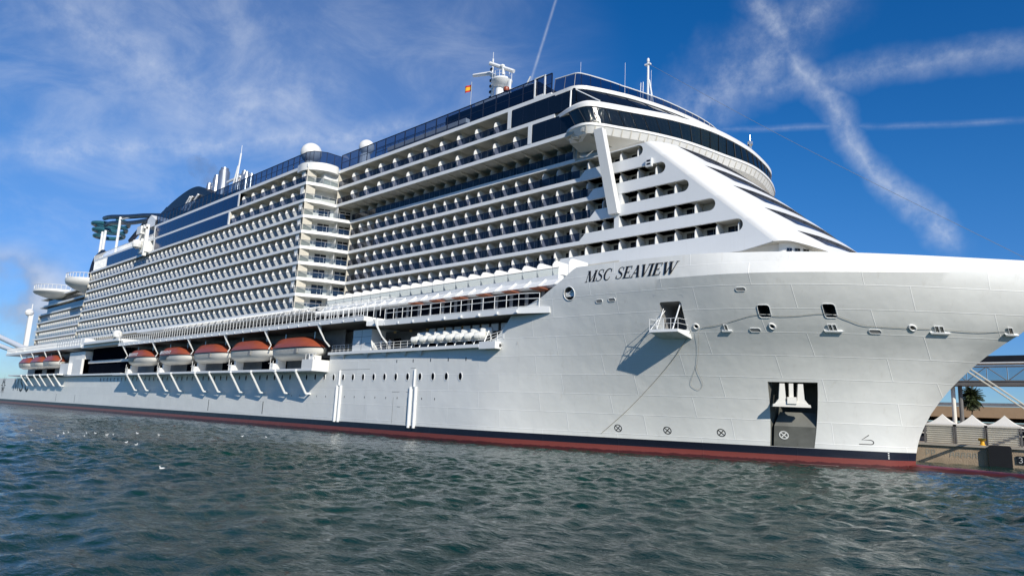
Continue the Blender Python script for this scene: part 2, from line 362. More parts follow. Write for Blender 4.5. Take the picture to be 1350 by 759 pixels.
INS = pchip([0, .6, .7, .85, 1], [0, 0, .55, .45, .0])
ZBW = pchip([-46.4, -37.7, -24.8, -14.4, -9.1, -6.0], [19.6, 19.6, 19.5, 19.3, 19.25, 19.2])
def hull_t(t, Z):
    zk = ZKN(t)
    if Z <= zk:
        w = min(1, max(0, (Z - .9) / (zk - .9))) ** 1.15
        return YWL(t) * (1 - w) + YKN(t) * w
    return YKN(t) + INS(t) * min((Z - zk) / 1.9, 1.3)
def hullY(X, Z):
    return hull_t(min(1, max(0, (X + 75.) / (STEM(Z) + 75.))), Z)
def HP(X, Z, off=0.0):                           # point on the starboard hull, off metres outward
    if X < -75 and off == 0: return (X, 0.0, Z)
    y = hullY(X, Z); e = 0.1
    dx = (hullY(X + e, Z) - hullY(X - e, Z)) / (2 * e); dz = (hullY(X, Z + e) - hullY(X, Z - e)) / (2 * e)
    n = Vector((dx, -1, dz)).normalized(); return (X + n.x * off, y + n.y * off, Z + n.z * off)

# ------------------------------------------------------------------ the ship
ship = empty('cruise_ship', (-160, YC, 0)); ship.location = (0, 0, 0)
tag(ship, 'huge white cruise ship with stacked rows of balconies moored along the quay', 'cruise ship')
ZA, ZB, ZC, ZD, ZE, ZF, ZG, ZH, ZI, ZJ = 45.7, 42.47, 39.27, 36.4, 33.6, 30.8, 28.0, 25.2, 22.4, 19.75

def hull_material():
    m = bpy.data.materials.new('hull_paint'); m.use_nodes = True; nt = m.node_tree; b = nt.nodes['Principled BSDF']; L = nt.links.new; N = nt.nodes.new
    b.inputs['Roughness'].default_value = 0.36
    t = N('ShaderNodeTexCoord'); s = N('ShaderNodeSeparateXYZ'); L(t.outputs['Object'], s.inputs[0])
    c = N('ShaderNodeCombineXYZ'); L(s.outputs['X'], c.inputs['X']); L(s.outputs['Z'], c.inputs['Y'])
    def brick(w, h, c1, c2, cm, ms, off):
        k = N('ShaderNodeTexBrick'); L(c.outputs[0], k.inputs['Vector']); k.inputs['Scale'].default_value = 1.0; k.offset = off
        k.inputs['Brick Width'].default_value = w; k.inputs['Row Height'].default_value = h; k.inputs['Mortar Size'].default_value = ms; k.inputs['Mortar Smooth'].default_value = 0.6
        k.inputs['Color1'].default_value = (*c1, 1); k.inputs['Color2'].default_value = (*c2, 1); k.inputs['Mortar'].default_value = (*cm, 1); return k
    k1 = brick(8.3, 2.05, (.775, .775, .735), (.72, .722, .69), (.83, .83, .80), .04, 0.37)
    n = N('ShaderNodeTexNoise'); n.inputs['Scale'].default_value = 0.25; n.inputs['Detail'].default_value = 6; L(t.outputs['Object'], n.inputs['Vector'])
    mr = N('ShaderNodeMapRange'); mr.inputs['To Min'].default_value = 0.90; mr.inputs['To Max'].default_value = 1.08; L(n.outputs['Fac'], mr.inputs['Value'])
    mul = N('ShaderNodeMix'); mul.data_type = 'RGBA'; mul.blend_type = 'MULTIPLY'; mul.inputs[0].default_value = 1; L(k1.outputs['Color'], mul.inputs[6]); L(mr.outputs[0], mul.inputs[7])
    # rust and water streaks
    mp = N('ShaderNodeMapping'); mp.inputs['Scale'].default_value = (1.6, 1.6, 0.07); L(t.outputs['Object'], mp.inputs['Vector'])
    n2 = N('ShaderNodeTexNoise'); n2.inputs['Scale'].default_value = 1.2; n2.inputs['Detail'].default_value = 7; n2.inputs['Roughness'].default_value = .7; L(mp.outputs[0], n2.inputs['Vector'])
    sr = N('ShaderNodeMapRange'); sr.inputs['From Min'].default_value = .58; sr.inputs['From Max'].default_value = .80; sr.inputs['To Max'].default_value = .30; L(n2.outputs['Fac'], sr.inputs['Value'])
    st = N('ShaderNodeMix'); st.data_type = 'RGBA'; L(sr.outputs[0], st.inputs[0]); L(mul.outputs[2], st.inputs[6]); st.inputs[7].default_value = (.42, .37, .29, 1)
    # boot topping by height
    n3 = N('ShaderNodeTexNoise'); n3.inputs['Scale'].default_value = 0.9; n3.inputs['Detail'].default_value = 7; n3.inputs['Roughness'].default_value = .7; L(t.outputs['Object'], n3.inputs['Vector'])
    ad = N('ShaderNodeMath'); ad.operation = 'MULTIPLY_ADD'; ad.inputs[1].default_value = 0.5; ad.inputs[2].default_value = -0.25; L(n3.outputs['Fac'], ad.inputs[0])
    wet = N('ShaderNodeMath'); L(s.outputs['Z'], wet.inputs[0]); L(ad.outputs[0], wet.inputs[1])
    wl_ = N('ShaderNodeMapRange'); wl_.inputs['From Min'].default_value = .26; wl_.inputs['From Max'].default_value = .34; L(wet.outputs[0], wl_.inputs['Value'])
    rd = N('ShaderNodeMix'); rd.data_type = 'RGBA'; L(wl_.outputs[0], rd.inputs[0]); rd.inputs[6].default_value = (.065, .012, .010, 1); rd.inputs[7].default_value = (.19, .043, .033, 1)
    def above(z, e=0.01):
        q = N('ShaderNodeMapRange'); q.inputs['From Min'].default_value = z - e; q.inputs['From Max'].default_value = z + e; L(s.outputs['Z'], q.inputs['Value']); return q.outputs[0]
    a1 = N('ShaderNodeMix'); a1.data_type = 'RGBA'; L(above(.80), a1.inputs[0]); L(rd.outputs[2], a1.inputs[6]); a1.inputs[7].default_value = (.008, .010, .020, 1)
    a2 = N('ShaderNodeMix'); a2.data_type = 'RGBA'; L(above(1.57), a2.inputs[0]); L(a1.outputs[2], a2.inputs[6]); L(st.outputs[2], a2.inputs[7])
    L(a2.outputs[2], b.inputs['Base Color'])
    bp = N('ShaderNodeBump'); bp.inputs['Strength'].default_value = .4; bp.inputs['Distance'].default_value = .05; L(k1.outputs['Fac'], bp.inputs['Height'])
    n4 = N('ShaderNodeTexNoise'); n4.inputs['Scale'].default_value = .55; n4.inputs['Detail'].default_value = 2; L(t.outputs['Object'], n4.inputs['Vector'])
    bp2 = N('ShaderNodeBump'); bp2.inputs['Strength'].default_value = .22; bp2.inputs['Distance'].default_value = .22; L(n4.outputs['Fac'], bp2.inputs['Height']); L(bp.outputs[0], bp2.inputs['Normal'])
    L(bp2.outputs[0], b.inputs['Normal']); return m
M['hull'] = hull_material()
ZTOP = pchip([-330, -93.75, -93.74, -58.6, -56.2, -55.2, -51.1, -46.4, -46.3], [8.75, 8.75, 11.62, 11.62, 13.0, 15.0, 16.8, 19.6, 19.6])
def ztop(X):
    pts = [(-330, 8.75), (-93.72, 8.75), (-93.7, 11.62), (-58.9, 11.62), (-57.2, 12.6), (-56.2, 13.8), (-55.6, 15.0), (-51.1, 16.8), (-46.8, 19.35), (-46.2, 19.6)]
    if X > -46.2: return ZBW(X)
    return float(np.interp(X, [p[0] for p in pts], [p[1] for p in pts]))
def build_hull():
    zs = [-1.5, 0.0, 0.45, 0.9, 1.57, 2.3, 3.2, 4.2, 5.4, 6.6, 7.7, 8.75]
    st = sorted(set([-330, -322, -300, -250, -200, -160, -120, -93.72, -93.7] + frange(-92, -75, 3.5)))
    cols = []                                     # each column: list of points bottom to top
    for X in st:
        zt = ztop(X); zz = zs + [lerp(8.75, zt, k / 12) for k in range(1, 13)]
        inset = max(0, (-322 - X)) * 1.5
        cols.append([(X, inset, min(z, zt) if z > 8.75 else z) for z in zz])
    ts = sorted(set(frange(0.004, 0.9, 0.008) + frange(0.9, 1.0, 0.005)))
    for t in ts:
        Xk = -75 + t * (STEM(17.5) + 75); zt = ztop(Xk)
        zz = zs + [lerp(8.75, zt, k / 12) for k in range(1, 13)]
        if zt > 17.6:                              # put an edge on the knuckle
            zk = ZKN(t); zz = zs + [lerp(8.75, zk, k / 9) for k in range(1, 10)] + [lerp(zk, zt, k / 3) for k in range(1, 4)]
        cols.append([(-75 + t * (STEM(z) + 75), hull_t(t, z), z) for z in zz])
    nz = len(cols[0]); nc = len(cols)
    V = []; F = []
    for c in cols: V += c
    for c in cols: V += [(p[0], 2 * YC - p[1], p[2]) for p in c]
    o = nc * nz
    for i in range(nc - 1):
        for j in range(nz - 1):
            a, b, c, d = i * nz + j, (i + 1) * nz + j, (i + 1) * nz + j + 1, i * nz + j + 1
            F.append((a, b, c, d)); F.append((o + d, o + c, o + b, o + a))
        F.append((i * nz + nz - 1, (i + 1) * nz + nz - 1, o + (i + 1) * nz + nz - 1, o + i * nz + nz - 1))
        F.append((i * nz, o + i * nz, o + (i + 1) * nz, (i + 1) * nz))
    F.append(tuple([j for j in range(nz - 1, -1, -1)] + [o + j for j in range(nz)]))
    m = MB(); m.add(V, F)
    h = m.build('hull', [M['hull'], M['anchor_grey'], M['black'], M['grey']], ship, clean=True)
    # recesses cut into the shell
    cut = []
    def cutter(poly, depth, k, name):             # poly: list of (X,Z) on the hull
        n = len(poly); c = MB()
        yy = [hullY(*p) for p in poly]; ym = max(yy)
        vs = [(p[0], y - 1.5, p[1]) for p, y in zip(poly, yy)] + [(p[0], ym + depth, p[1]) for p in poly]
        c.add(vs, [tuple(range(n)), tuple(range(2 * n - 1, n - 1, -1))] + [((i + 1) % n, i, n + i, n + (i + 1) % n) for i in range(n)])
        me = c.mesh(name, [M['hull'], M['anchor_grey'], M['black'], M['grey']]); 
        bm = bmesh.new(); bm.from_mesh(me); bmesh.ops.recalc_face_normals(bm, faces=bm.faces)
        for f in bm.faces: f.material_index = k
        bm.to_mesh(me); bm.free()
        ob = bpy.data.objects.new(name, me); COL.objects.link(ob); cut.append(ob)
    cutter([(-29.26, 7.81), (-30.2, 1.6), (-26.5, 1.6), (-25.3, 7.89)], 2.0, 1, 'cut_a')
    def rnd(x0, x1, z0, z1, lean, r=0.18, n=4):
        pts = []
        for cx, cz, a0 in ((x1 - r, z1 - r, 0), (x0 + r, z1 - r, 90), (x0 + r, z0 + r, 180), (x1 - r, z0 + r, 270)):
            for q in range(n + 1):
                a = math.radians(a0 + 90 * q / n); pts.append((cx + r * math.cos(a) + lean * (cz - z0), cz + r * math.sin(a)))
        return pts
    cutter(rnd(-36.95, -34.75, 12.55, 15.2, 0.03, .22), 2.2, 3, 'cut_b')
    cutter(rnd(-28.05, -27.15, 13.6, 14.62, 0.08), 0.9, 2, 'cut_c')
    cutter(rnd(-23.05, -22.2, 13.65, 14.75, 0.02), 0.9, 2, 'cut_d')
    cutter([(-47.35 + .72 * math.cos(a), 16.8 + .72 * math.sin(a)) for a in [2 * math.pi * i / 20 for i in range(20)]], 0.8, 3, 'cut_e')
    bpy.context.view_layer.update()
    for c in cut:
        md = h.modifiers.new('b', 'BOOLEAN'); md.operation = 'DIFFERENCE'; md.object = c; md.solver = 'EXACT'
        try: md.material_mode = 'TRANSFER'
        except Exception: pass
    dg = bpy.context.evaluated_depsgraph_get(); me = bpy.data.meshes.new_from_object(h.evaluated_get(dg)); me.name = 'hull'
    h.modifiers.clear(); h.data = me
    for c in cut: bpy.data.objects.remove(c)
    shade(me, 22)
    return h
hull = build_hull()

# bulbous bow breaking the surface
mb = MB(); rows = []
for i in range(15):
    t = i / 14; x = lerp(-24, -6.5, t); r = 2.4 * math.sqrt(max(0, 1 - (t) ** 3.2)) * (0.55 + 0.45 * min(1, t * 2.5)); top = lerp(0.62, 0.22, t)
    rows.append([(x, YC + r * math.cos(a), -1.6 + (top + 1.6) * math.sin(a) * (1 if math.sin(a) > 0 else .6)) for a in [2 * math.pi * j / 18 for j in range(19)]])
mb.grid(rows); mb.build('bulbous_bow', M['hull'], ship, smooth=True)

# ---- marks, lettering and fittings on the shell
class Decal:
    def __init__(s): s.m = MB(); s.k = 0
    def stroke(s, pts, w, ws=None, base=0.012):
        """ribbon of width w (perpendicular in X,Z) along pts, laid on the hull"""
        s.k += 1; off = base + 0.0015 * s.k; P = [np.array(p, float) for p in pts]; A = []; B = []
        for i, p in enumerate(P):
            d = P[min(i + 1, len(P) - 1)] - P[max(i - 1, 0)]; d = d / (np.linalg.norm(d) + 1e-9); n = np.array([-d[1], d[0]]); ww = (ws[i] if ws else w) / 2
            A.append(HP(*(p + n * ww), off)); B.append(HP(*(p - n * ww), off))
        s.m.strip(A, B)
    def poly(s, pts, base=0.012):
        s.k += 1; s.m.face([HP(p[0], p[1], base + 0.0015 * s.k) for p in pts])
def circ(cx, cz, rx, rz, n=20, a0=0, a1=360): return [(cx + rx * math.cos(math.radians(a0 + (a1 - a0) * i / n)), cz + rz * math.sin(math.radians(a0 + (a1 - a0) * i / n))) for i in range(n + 1)]
def name_lettering():
    d = Decal(); H = 1.22; SL = 0.34
    T, t_, sf = 0.25, 0.085, 0.065
    x0 = -45.15; z0 = 17.78
    def P(x, y): return (x0 + cur[0] + x * 1.0 + SL * y * H, z0 + y * H)
    cur = [0.0]
    def stem(xa, ya, xb, yb, w): d.poly([P(xa - w / 2, ya), P(xa + w / 2, ya), P(xb + w / 2, yb), P(xb - w / 2, yb)])
    def serif(x, y, w=0.36): d.poly([P(x - w / 2, y - sf / H * (y > .5)), P(x + w / 2, y - sf / H * (y > .5)), P(x + w / 2, y + sf / H * (y < .5)), P(x - w / 2, y + sf / H * (y < .5))])
    def curve(pts, ws): d.stroke([P(*p) for p in pts], 0.1, ws)
    def S():
        pts = smooth_curve([(.68, .74), (.62, .93), (.38, .985), (.16, .86), (.18, .66), (.42, .52), (.64, .36), (.62, .13), (.36, .02), (.12, .08), (.04, .30)], 4)
        n = len(pts); curve(pts, [lerp(.06, .21, math.exp(-((i / (n - 1) - .5) / .17) ** 2)) for i in range(n)])
        stem(.69, .70, .69, .98, .05); stem(.03, .02, .03, .32, .05); return .86
    def C():
        pts = smooth_curve([(.82, .72), (.74, .92), (.52, .98), (.24, .84), (.12, .5), (.24, .16), (.50, .02), (.72, .08), (.84, .28)], 4)
        n = len(pts); curve(pts, [lerp(.06, .21, math.exp(-((i / (n - 1) - .5) / .22) ** 2)) for i in range(n)])
        stem(.84, .66, .84, .98, .05); return .98
    def E():
        stem(.2, 0, .2, 1, T); serif(.2, 0, .44); serif(.2, 1, .44)
        for y, L in ((.03, .80), (.5, .58), (.97, .76)): d.poly([P(.2, y - .03), P(L, y - .03), P(L, y + .03), P(.2, y + .03)])
        stem(.80, .0, .80, .28, .06); stem(.76, .74, .76, 1, .06); stem(.58, .38, .58, .62, .05); return .92
    def A():
        stem(.12, 0, .52, 1, t_); stem(.82, 0, .50, 1, T); d.poly([P(.26, .32), P(.72, .32), P(.72, .38), P(.28, .38)]); serif(.12, 0, .34); serif(.84, 0, .42); return 1.0
    def V(dx=0):
        stem(.18 + dx, 1, .46 + dx, 0, T); stem(.86 + dx, 1, .50 + dx, 0, t_); serif(.18 + dx, 1, .42); serif(.86 + dx, 1, .32); return .92
    def I():
        stem(.24, 0, .24, 1, T); serif(.24, 0, .46); serif(.24, 1, .46); return .54
    def Wl():
        V(0); V(.56); return 1.5
    def Ml():
        stem(.14, 0, .14, 1, t_); stem(.22, 1, .62, .02, T); stem(1.06, 1, .64, .02, t_); stem(1.08, 0, 1.08, 1, T); serif(.14, 0, .34); serif(1.08, 0, .44); serif(.16, 1, .36); serif(1.08, 1, .4); return 1.36
    for g in (Ml, S, C, None, S, E, A, V, I, E, Wl):
        if g is None: cur[0] += .62
        else: cur[0] += g()
    d.m.build('name_lettering', M['text'], hull)
    return cur[0]
TEXTW = name_lettering()
# company emblem and letters near the stern
d = Decal()
def starpts(cx, cz, r):
    for k in range(16):
        a = 2 * math.pi * k / 16; rr = r if k % 2 == 0 else r * .72
        d.poly([(cx + .35 * r * math.cos(a - .16), cz + .35 * r * math.sin(a - .16)), (cx + rr * math.cos(a), cz + rr * math.sin(a)), (cx + .35 * r * math.cos(a + .16), cz + .35 * r * math.sin(a + .16))])
starpts(-305.0, 6.3, 4.2); d.stroke(circ(-305.0, 6.3, 1.2, 1.2), .4)
def mk(x, k):
    if k == 'm': return [(x - 3.0, 4.6), (x - 2.6, 8.6), (x, 5.2), (x + 2.6, 8.6), (x + 3.0, 4.6)]
    if k == 's': return smooth_curve([(x + 2.2, 8.2), (x, 8.7), (x - 1.8, 7.7), (x + 1.8, 5.8), (x, 4.6), (x - 2.4, 5.2)], 4)
    return smooth_curve([(x + 2.2, 8.0), (x, 8.7), (x - 2.4, 6.6), (x, 4.6), (x + 2.2, 5.3)], 4)
for x, k in ((-286.5, 'm'), (-279.0, 's'), (-272.0, 'c')): d.stroke(mk(x, k), .75)
d.m.build('company_emblem', M['text'], hull)
# thruster warning marks: ring with a cross
for i, (x, z) in enumerate([(-44.36, 2.62), (-39.41, 2.63), (-34.34, 2.66)]):
    d = Decal(); d.stroke(circ(x, z, .36, .36), .085); d.stroke([(x - .25, z - .25), (x + .25, z + .25)], .085); d.stroke([(x - .25, z + .25), (x + .25, z - .25)], .085)
    d.m.build('thruster_mark', M['text'], hull)
d = Decal(); d.stroke([(-22.15, 3.1), (-22.72, 2.62), (-22.05, 2.62)] + circ(-22.05, 2.41, .2, .2, 8, 90, -90) + [(-22.95, 2.2)], .07); d.m.build('bulb_mark', M['text'], hull)
d = Decal()
for k in range(5): d.poly([(-20.9, .92 + k * .17), (-20.8, .92 + k * .17), (-20.8, 1.0 + k * .17), (-20.9, 1.0 + k * .17)])
d.m.build('draught_mark', M['raft'], hull)
for x in (-113.2, -134.5, -219, -237):
    d = Decal(); d.poly([(x - .1, 1.9), (x + .12, 1.9), (x + .12, 4.0), (x - .1, 4.0)]); d.m.build('draught_scale', M['text'], hull)
# portholes
def porthole(x, z, rx, rz):
    m = MB(); n = 18; ring = circ(x, z, rx, rz, n); o = circ(x, z, rx + .09, rz + .09, n)
    A = [HP(*p, .05) for p in ring[:-1]]; B = [HP(*p, .05) for p in o[:-1]]; Cc = [HP(*p, -.02) for p in o[:-1]]
    m.face([HP(*p, .02) for p in ring[:-1]], 1)
    for a, b in ((A, B), (B, Cc)): m.strip(a + a[:1], b + b[:1], 0)
    m.strip([HP(*p, .02) for p in ring], [HP(*p, .05) for p in ring], 0)
    return m.build('porthole', [M['white'], M['recess_glass']], hull)
for x in frange(-92.2, -64.3, 2.53): porthole(x, 7.93, .30, .46)
for x in frange(-199.5, -94.8, 2.54): porthole(x, 8.02, .25, .46)
def scupper(x, z, w, h, mt='dark_glass'):
    m = MB(); a = [(x - w / 2, z - h / 2), (x + w / 2, z - h / 2), (x + w / 2, z + h / 2), (x - w / 2, z + h / 2)]
    m.face([HP(*p, .015) for p in a]); return m.build('scupper', M[mt], hull)
for x in frange(-104, -68.8, 2.53): scupper(x, 5.1, .13, .26)
for x in (-77.0, -73.5, -70.0, -66.6, -63.4): scupper(x, 10.05, .16, .42)
# rubbing strakes (vertical white fender bars)
def strake(x, z0, z1, r=.21):
    m = MB(); m.poly([HP(x, z, .10) for z in frange(z0, z1, .5)], r, 8); return m.build('rubbing_strake', M['white'], hull, smooth=True)
strake(-90.9, 1.45, 6.75); strake(-89.95, 1.45, 6.75); strake(-90.5, 6.75, 9.0, .13)
strake(-73.55, 1.3, 6.6); strake(-72.5, 1.3, 6.6); strake(-72.9, 6.6, 8.9, .13)
# shell door outline and mooring-deck fittings
d = Decal()
for a, b in (((-77.6, 5.9), (-73.9, 5.9)), ((-77.2, 5.2), (-77.2, 1.7)), ((-74.2, 5.2), (-74.2, 1.7)), ((-91, 9.05), (-72.8, 9.05)), ((-76.2, 3.95), (-75.6, 3.95))): d.stroke([a, b], .05)
d.m.build('shell_door_seam', M['wire'], hull)
for x, z, w in ((-43.6, 15.72, .75), (-42.05, 15.76, .75), (-28.95, 16.02, .75), (-28.8, 12.48, .80), (-19.85, 12.55, .80)):
    m = MB(); ring = []
    for cx, a0 in ((x + w / 2 - .14, -90), (x - w / 2 + .14, 90)): ring += circ(cx, z, .15, .15, 6, a0, a0 + 180)
    m.face([HP(*p, .02) for p in ring], 1); big = [(x + (p[0] - x) * 1.13, z + (p[1] - z) * 1.25) for p in ring]
    m.strip([HP(*p, .02) for p in ring + ring[:1]], [HP(*p, .05) for p in ring + ring[:1]]); m.strip([HP(*p, .05) for p in ring + ring[:1]], [HP(*p, .05) for p in big + big[:1]]); m.strip([HP(*p, .05) for p in big + big[:1]], [HP(*p, -.02) for p in big + big[:1]])
    m.build('fairlead_slot', [M['white'], M['grey']], hull)
for x, z in ((-33.82, 12.84), (-27.33, 12.81), (-17.15, 12.96)):   # round fairleads
    m = MB(); rings = []
    for rx, off in ((.14, -.06), (.17, .05), (.22, .10), (.28, .08), (.31, -.02)): rings.append([HP(*p, off) for p in circ(x, z, rx, rx * .95, 18)])
    m.grid(rings); m.face([HP(*p, .01) for p in circ(x, z, .16, .15, 18)[:-1]], 1); m.build('round_fairlead', [M['warm'], M['black']], hull, smooth=True)
for x, z, n in ((-31.17, 12.7, 1), (-22.82, 12.8, 2), (-15.37, 12.92, 2), (-10.6, 13.05, 1)):   # roller fairleads with a sill
    m = MB(); L = .30 * n + .24
    for zz0, zz1, o in ((-.34, -.22, .16),):
        A = [HP(x - L * .8, z + zz0, o), HP(x + L * .8, z + zz0, o), HP(x + L * .8, z + zz1, o), HP(x - L * .8, z + zz1, o)]; B = [HP(x - L * .8, z + zz0, -.05), HP(x + L * .8, z + zz0, -.05), HP(x + L * .8, z + zz1, -.05), HP(x - L * .8, z + zz1, -.05)]
        m.add(A + B, [(0, 1, 2, 3), (7, 6, 5, 4), (0, 4, 5, 1), (1, 5, 6, 2), (2, 6, 7, 3), (3, 7, 4, 0)])
    for k in range(n):
        cx = x + (k - (n - 1) / 2) * .32
        m.face([HP(cx - .13, z - .2, .02), HP(cx + .13, z - .2, .02), HP(cx + .13, z + .26, .02), HP(cx - .13, z + .26, .02)], 1)
        for dx in (-.13, .13): m.tube(HP(cx + dx, z - .22, .08), HP(cx + dx, z + .28, .08), .035, 8)
        m.tube(HP(cx - .15, z + .28, .07), HP(cx + .15, z + .28, .07), .03, 6); m.tube(HP(cx - .02, z - .2, .07), HP(cx - .02, z + .26, .07), .04, 6, k=2)
    m.build('roller_fairlead', [M['white'], M['black'], M['silver']], hull)
for x0, x1, z0, z1, ln in ((-28.05, -27.15, 13.6, 14.62, .08), (-23.05, -22.2, 13.65, 14.75, .02)):   # window trims
    m = MB(); pts = []
    for cx, cz, a0 in ((x1 - .16, z1 - .16, 0), (x0 + .16, z1 - .16, 90), (x0 + .16, z0 + .16, 180), (x1 - .16, z0 + .16, 270)):
        pts += [(p[0] + ln * (cz - z0), p[1]) for p in circ(cx, cz, .2, .2, 4, a0, a0 + 90)]
    m.poly([HP(*p, .03) for p in pts], .028, 6, closed=True); m.tube(HP(x0, z0 + .22, .02), HP(x1, z0 + .22, .02), .03, 6); m.build('opening_trim', M['white'], hull, smooth=True)
# oval opening detail
m = MB(); m.poly([HP(*p, .02) for p in circ(-47.35, 16.8, .74, .74, 20)[:-1]], .05, 6, closed=True); m.tube((-47.9, .25, 16.6), (-46.9, .25, 17.25), .09, 6); m.box(-48.0, -46.7, .3, .36, 16.5, 17.0); m.build('round_opening', M['white'], hull)
# pilot platform at the open shell door
m = MB()
zt = 12.42; A = [HP(-37.55, zt, 0), HP(-34.6, zt, 0)]
ox = [(-37.6, .8), (-34.65, 1.2)]
m.add([(A[0][0], A[0][1] + .3, zt), (A[1][0], A[1][1] + .3, zt), (*ox[1], zt), (*ox[0], zt), (A[0][0], A[0][1] + .6, zt - .75), (A[1][0], A[1][1] + .6, zt - .75), (*ox[1], zt - .28), (*ox[0], zt - .28)],
      [(3, 2, 1, 0), (4, 5, 6, 7), (0, 1, 5, 4), (1, 2, 6, 5), (2, 3, 7, 6), (3, 0, 4, 7)])
plat = m.build('pilot_platform', M['white'], hull)
m = MB()
for t in (0, .25, .5, .75, 1):
    p = (lerp(ox[0][0], ox[1][0], t), lerp(ox[0][1], ox[1][1], t) + .06); m.tube((*p, zt), (*p, zt + 1.05), .025, 5)
for h_ in (.55, 1.05): m.tube((ox[0][0], ox[0][1] + .06, zt + h_), (ox[1][0], ox[1][1] + .06, zt + h_), .025, 5)
for q in (0, 1):
    for h_ in (.55, 1.05): m.tube((ox[q][0], ox[q][1], zt + h_), (A[q][0], A[q][1], zt + h_), .025, 5)
m.tube((ox[0][0] + .1, ox[0][1] + .1, zt), HP(-36.6, 14.3, -.3), .05, 6); m.tube((ox[0][0] + .8, ox[0][1] + .1, zt), HP(-36.7, 14.5, -.3), .05, 6); m.tube((ox[1][0] - .6, ox[1][1] + .1, zt), HP(-34.85, 14.9, -.2), .07, 6)
m.build('platform_railing', M['white'], plat)
d = Decal()
for a, b in (((-37.3, 15.95), (-34.35, 15.8)), ((-37.3, 15.95), (-37.2, 12.6)), ((-34.35, 15.8), (-34.5, 12.6))): d.stroke([a, b], .045)
d.m.build('door_outline', M['white'], hull)
# grey apron below the anchor pocket and its ring mark
m = MB(); y0 = hullY(-28.2, 3.6)
def pk(x, z, dy): return (x, hullY(x, z) + dy, z)
m.add([pk(-29.9, 1.62, .05), pk(-26.45, 1.62, .05), pk(-25.95, 3.6, .05), pk(-29.6, 3.6, .05), pk(-29.35, 5.0, 1.4), pk(-26.4, 5.0, 1.4), pk(-25.95, 3.6, 2.6), pk(-29.6, 3.6, 2.6)],
      [(0, 1, 2, 3), (3, 2, 5, 4)])
pocket = m.build('anchor_apron', M['anchor_grey'], hull)
m = MB(); cx, cz = -28.9, 2.72
for pts in (circ(cx, cz, .36, .36), [(cx - .25, cz - .25), (cx + .25, cz + .25)], [(cx - .25, cz + .25), (cx + .25, cz - .25)]):
    P = [np.array(p) for p in pts]; Aa = []; Bb = []
    for i, p in enumerate(P):
        dd = P[min(i + 1, len(P) - 1)] - P[max(i - 1, 0)]; dd = dd / np.linalg.norm(dd); n_ = np.array([-dd[1], dd[0]]) * .05
        q = p + n_; Aa.append(pk(q[0], q[1], -.02)); q = p - n_; Bb.append(pk(q[0], q[1], -.02))
    m.strip(Aa, Bb)
m.build('thruster_mark', M['raft'], pocket)
# ------------------------------------------------------------------ anchor (a thing stowed in the pocket)
anc = empty('anchor', (-27.6, 10.6, 6.0)); tag(anc, 'white stockless anchor stowed in the dark recess near the bow', 'anchor')
def placed(m):
    fx = Vector((0.857, 0.515, 0)); fy = Vector((-0.515, 0.857, 0))
    m.v = [tuple(fx * p[0] + fy * p[1] + Vector((0, 0, p[2]))) for p in m.v]; return m
m = MB(); m.prismY([(-1.75, -.55), (1.75, -.55), (1.7, -.3), (.55, -.05), (-.55, -.05), (-1.7, -.3)], -.45, .35); m.prismY([(-.45, -.25), (.45, -.25), (.42, .4), (-.42, .4)], -.62, .1); placed(m).build('crown', M['gel_white'], anc)
for sx in (-1, 1):
    m = MB(); m.prismY([(sx * .5, -.1), (sx * 1.55, -.28), (sx * 1.18, .2), (sx * 1.08, 1.7), (sx * .62, 1.7)], -.4, .1); placed(m).build('fluke', M['gel_white'], anc)
m = MB(); m.box(-.2, .2, -.3, .1, .3, 1.75); placed(m).build('shank', M['gel_white'], anc)

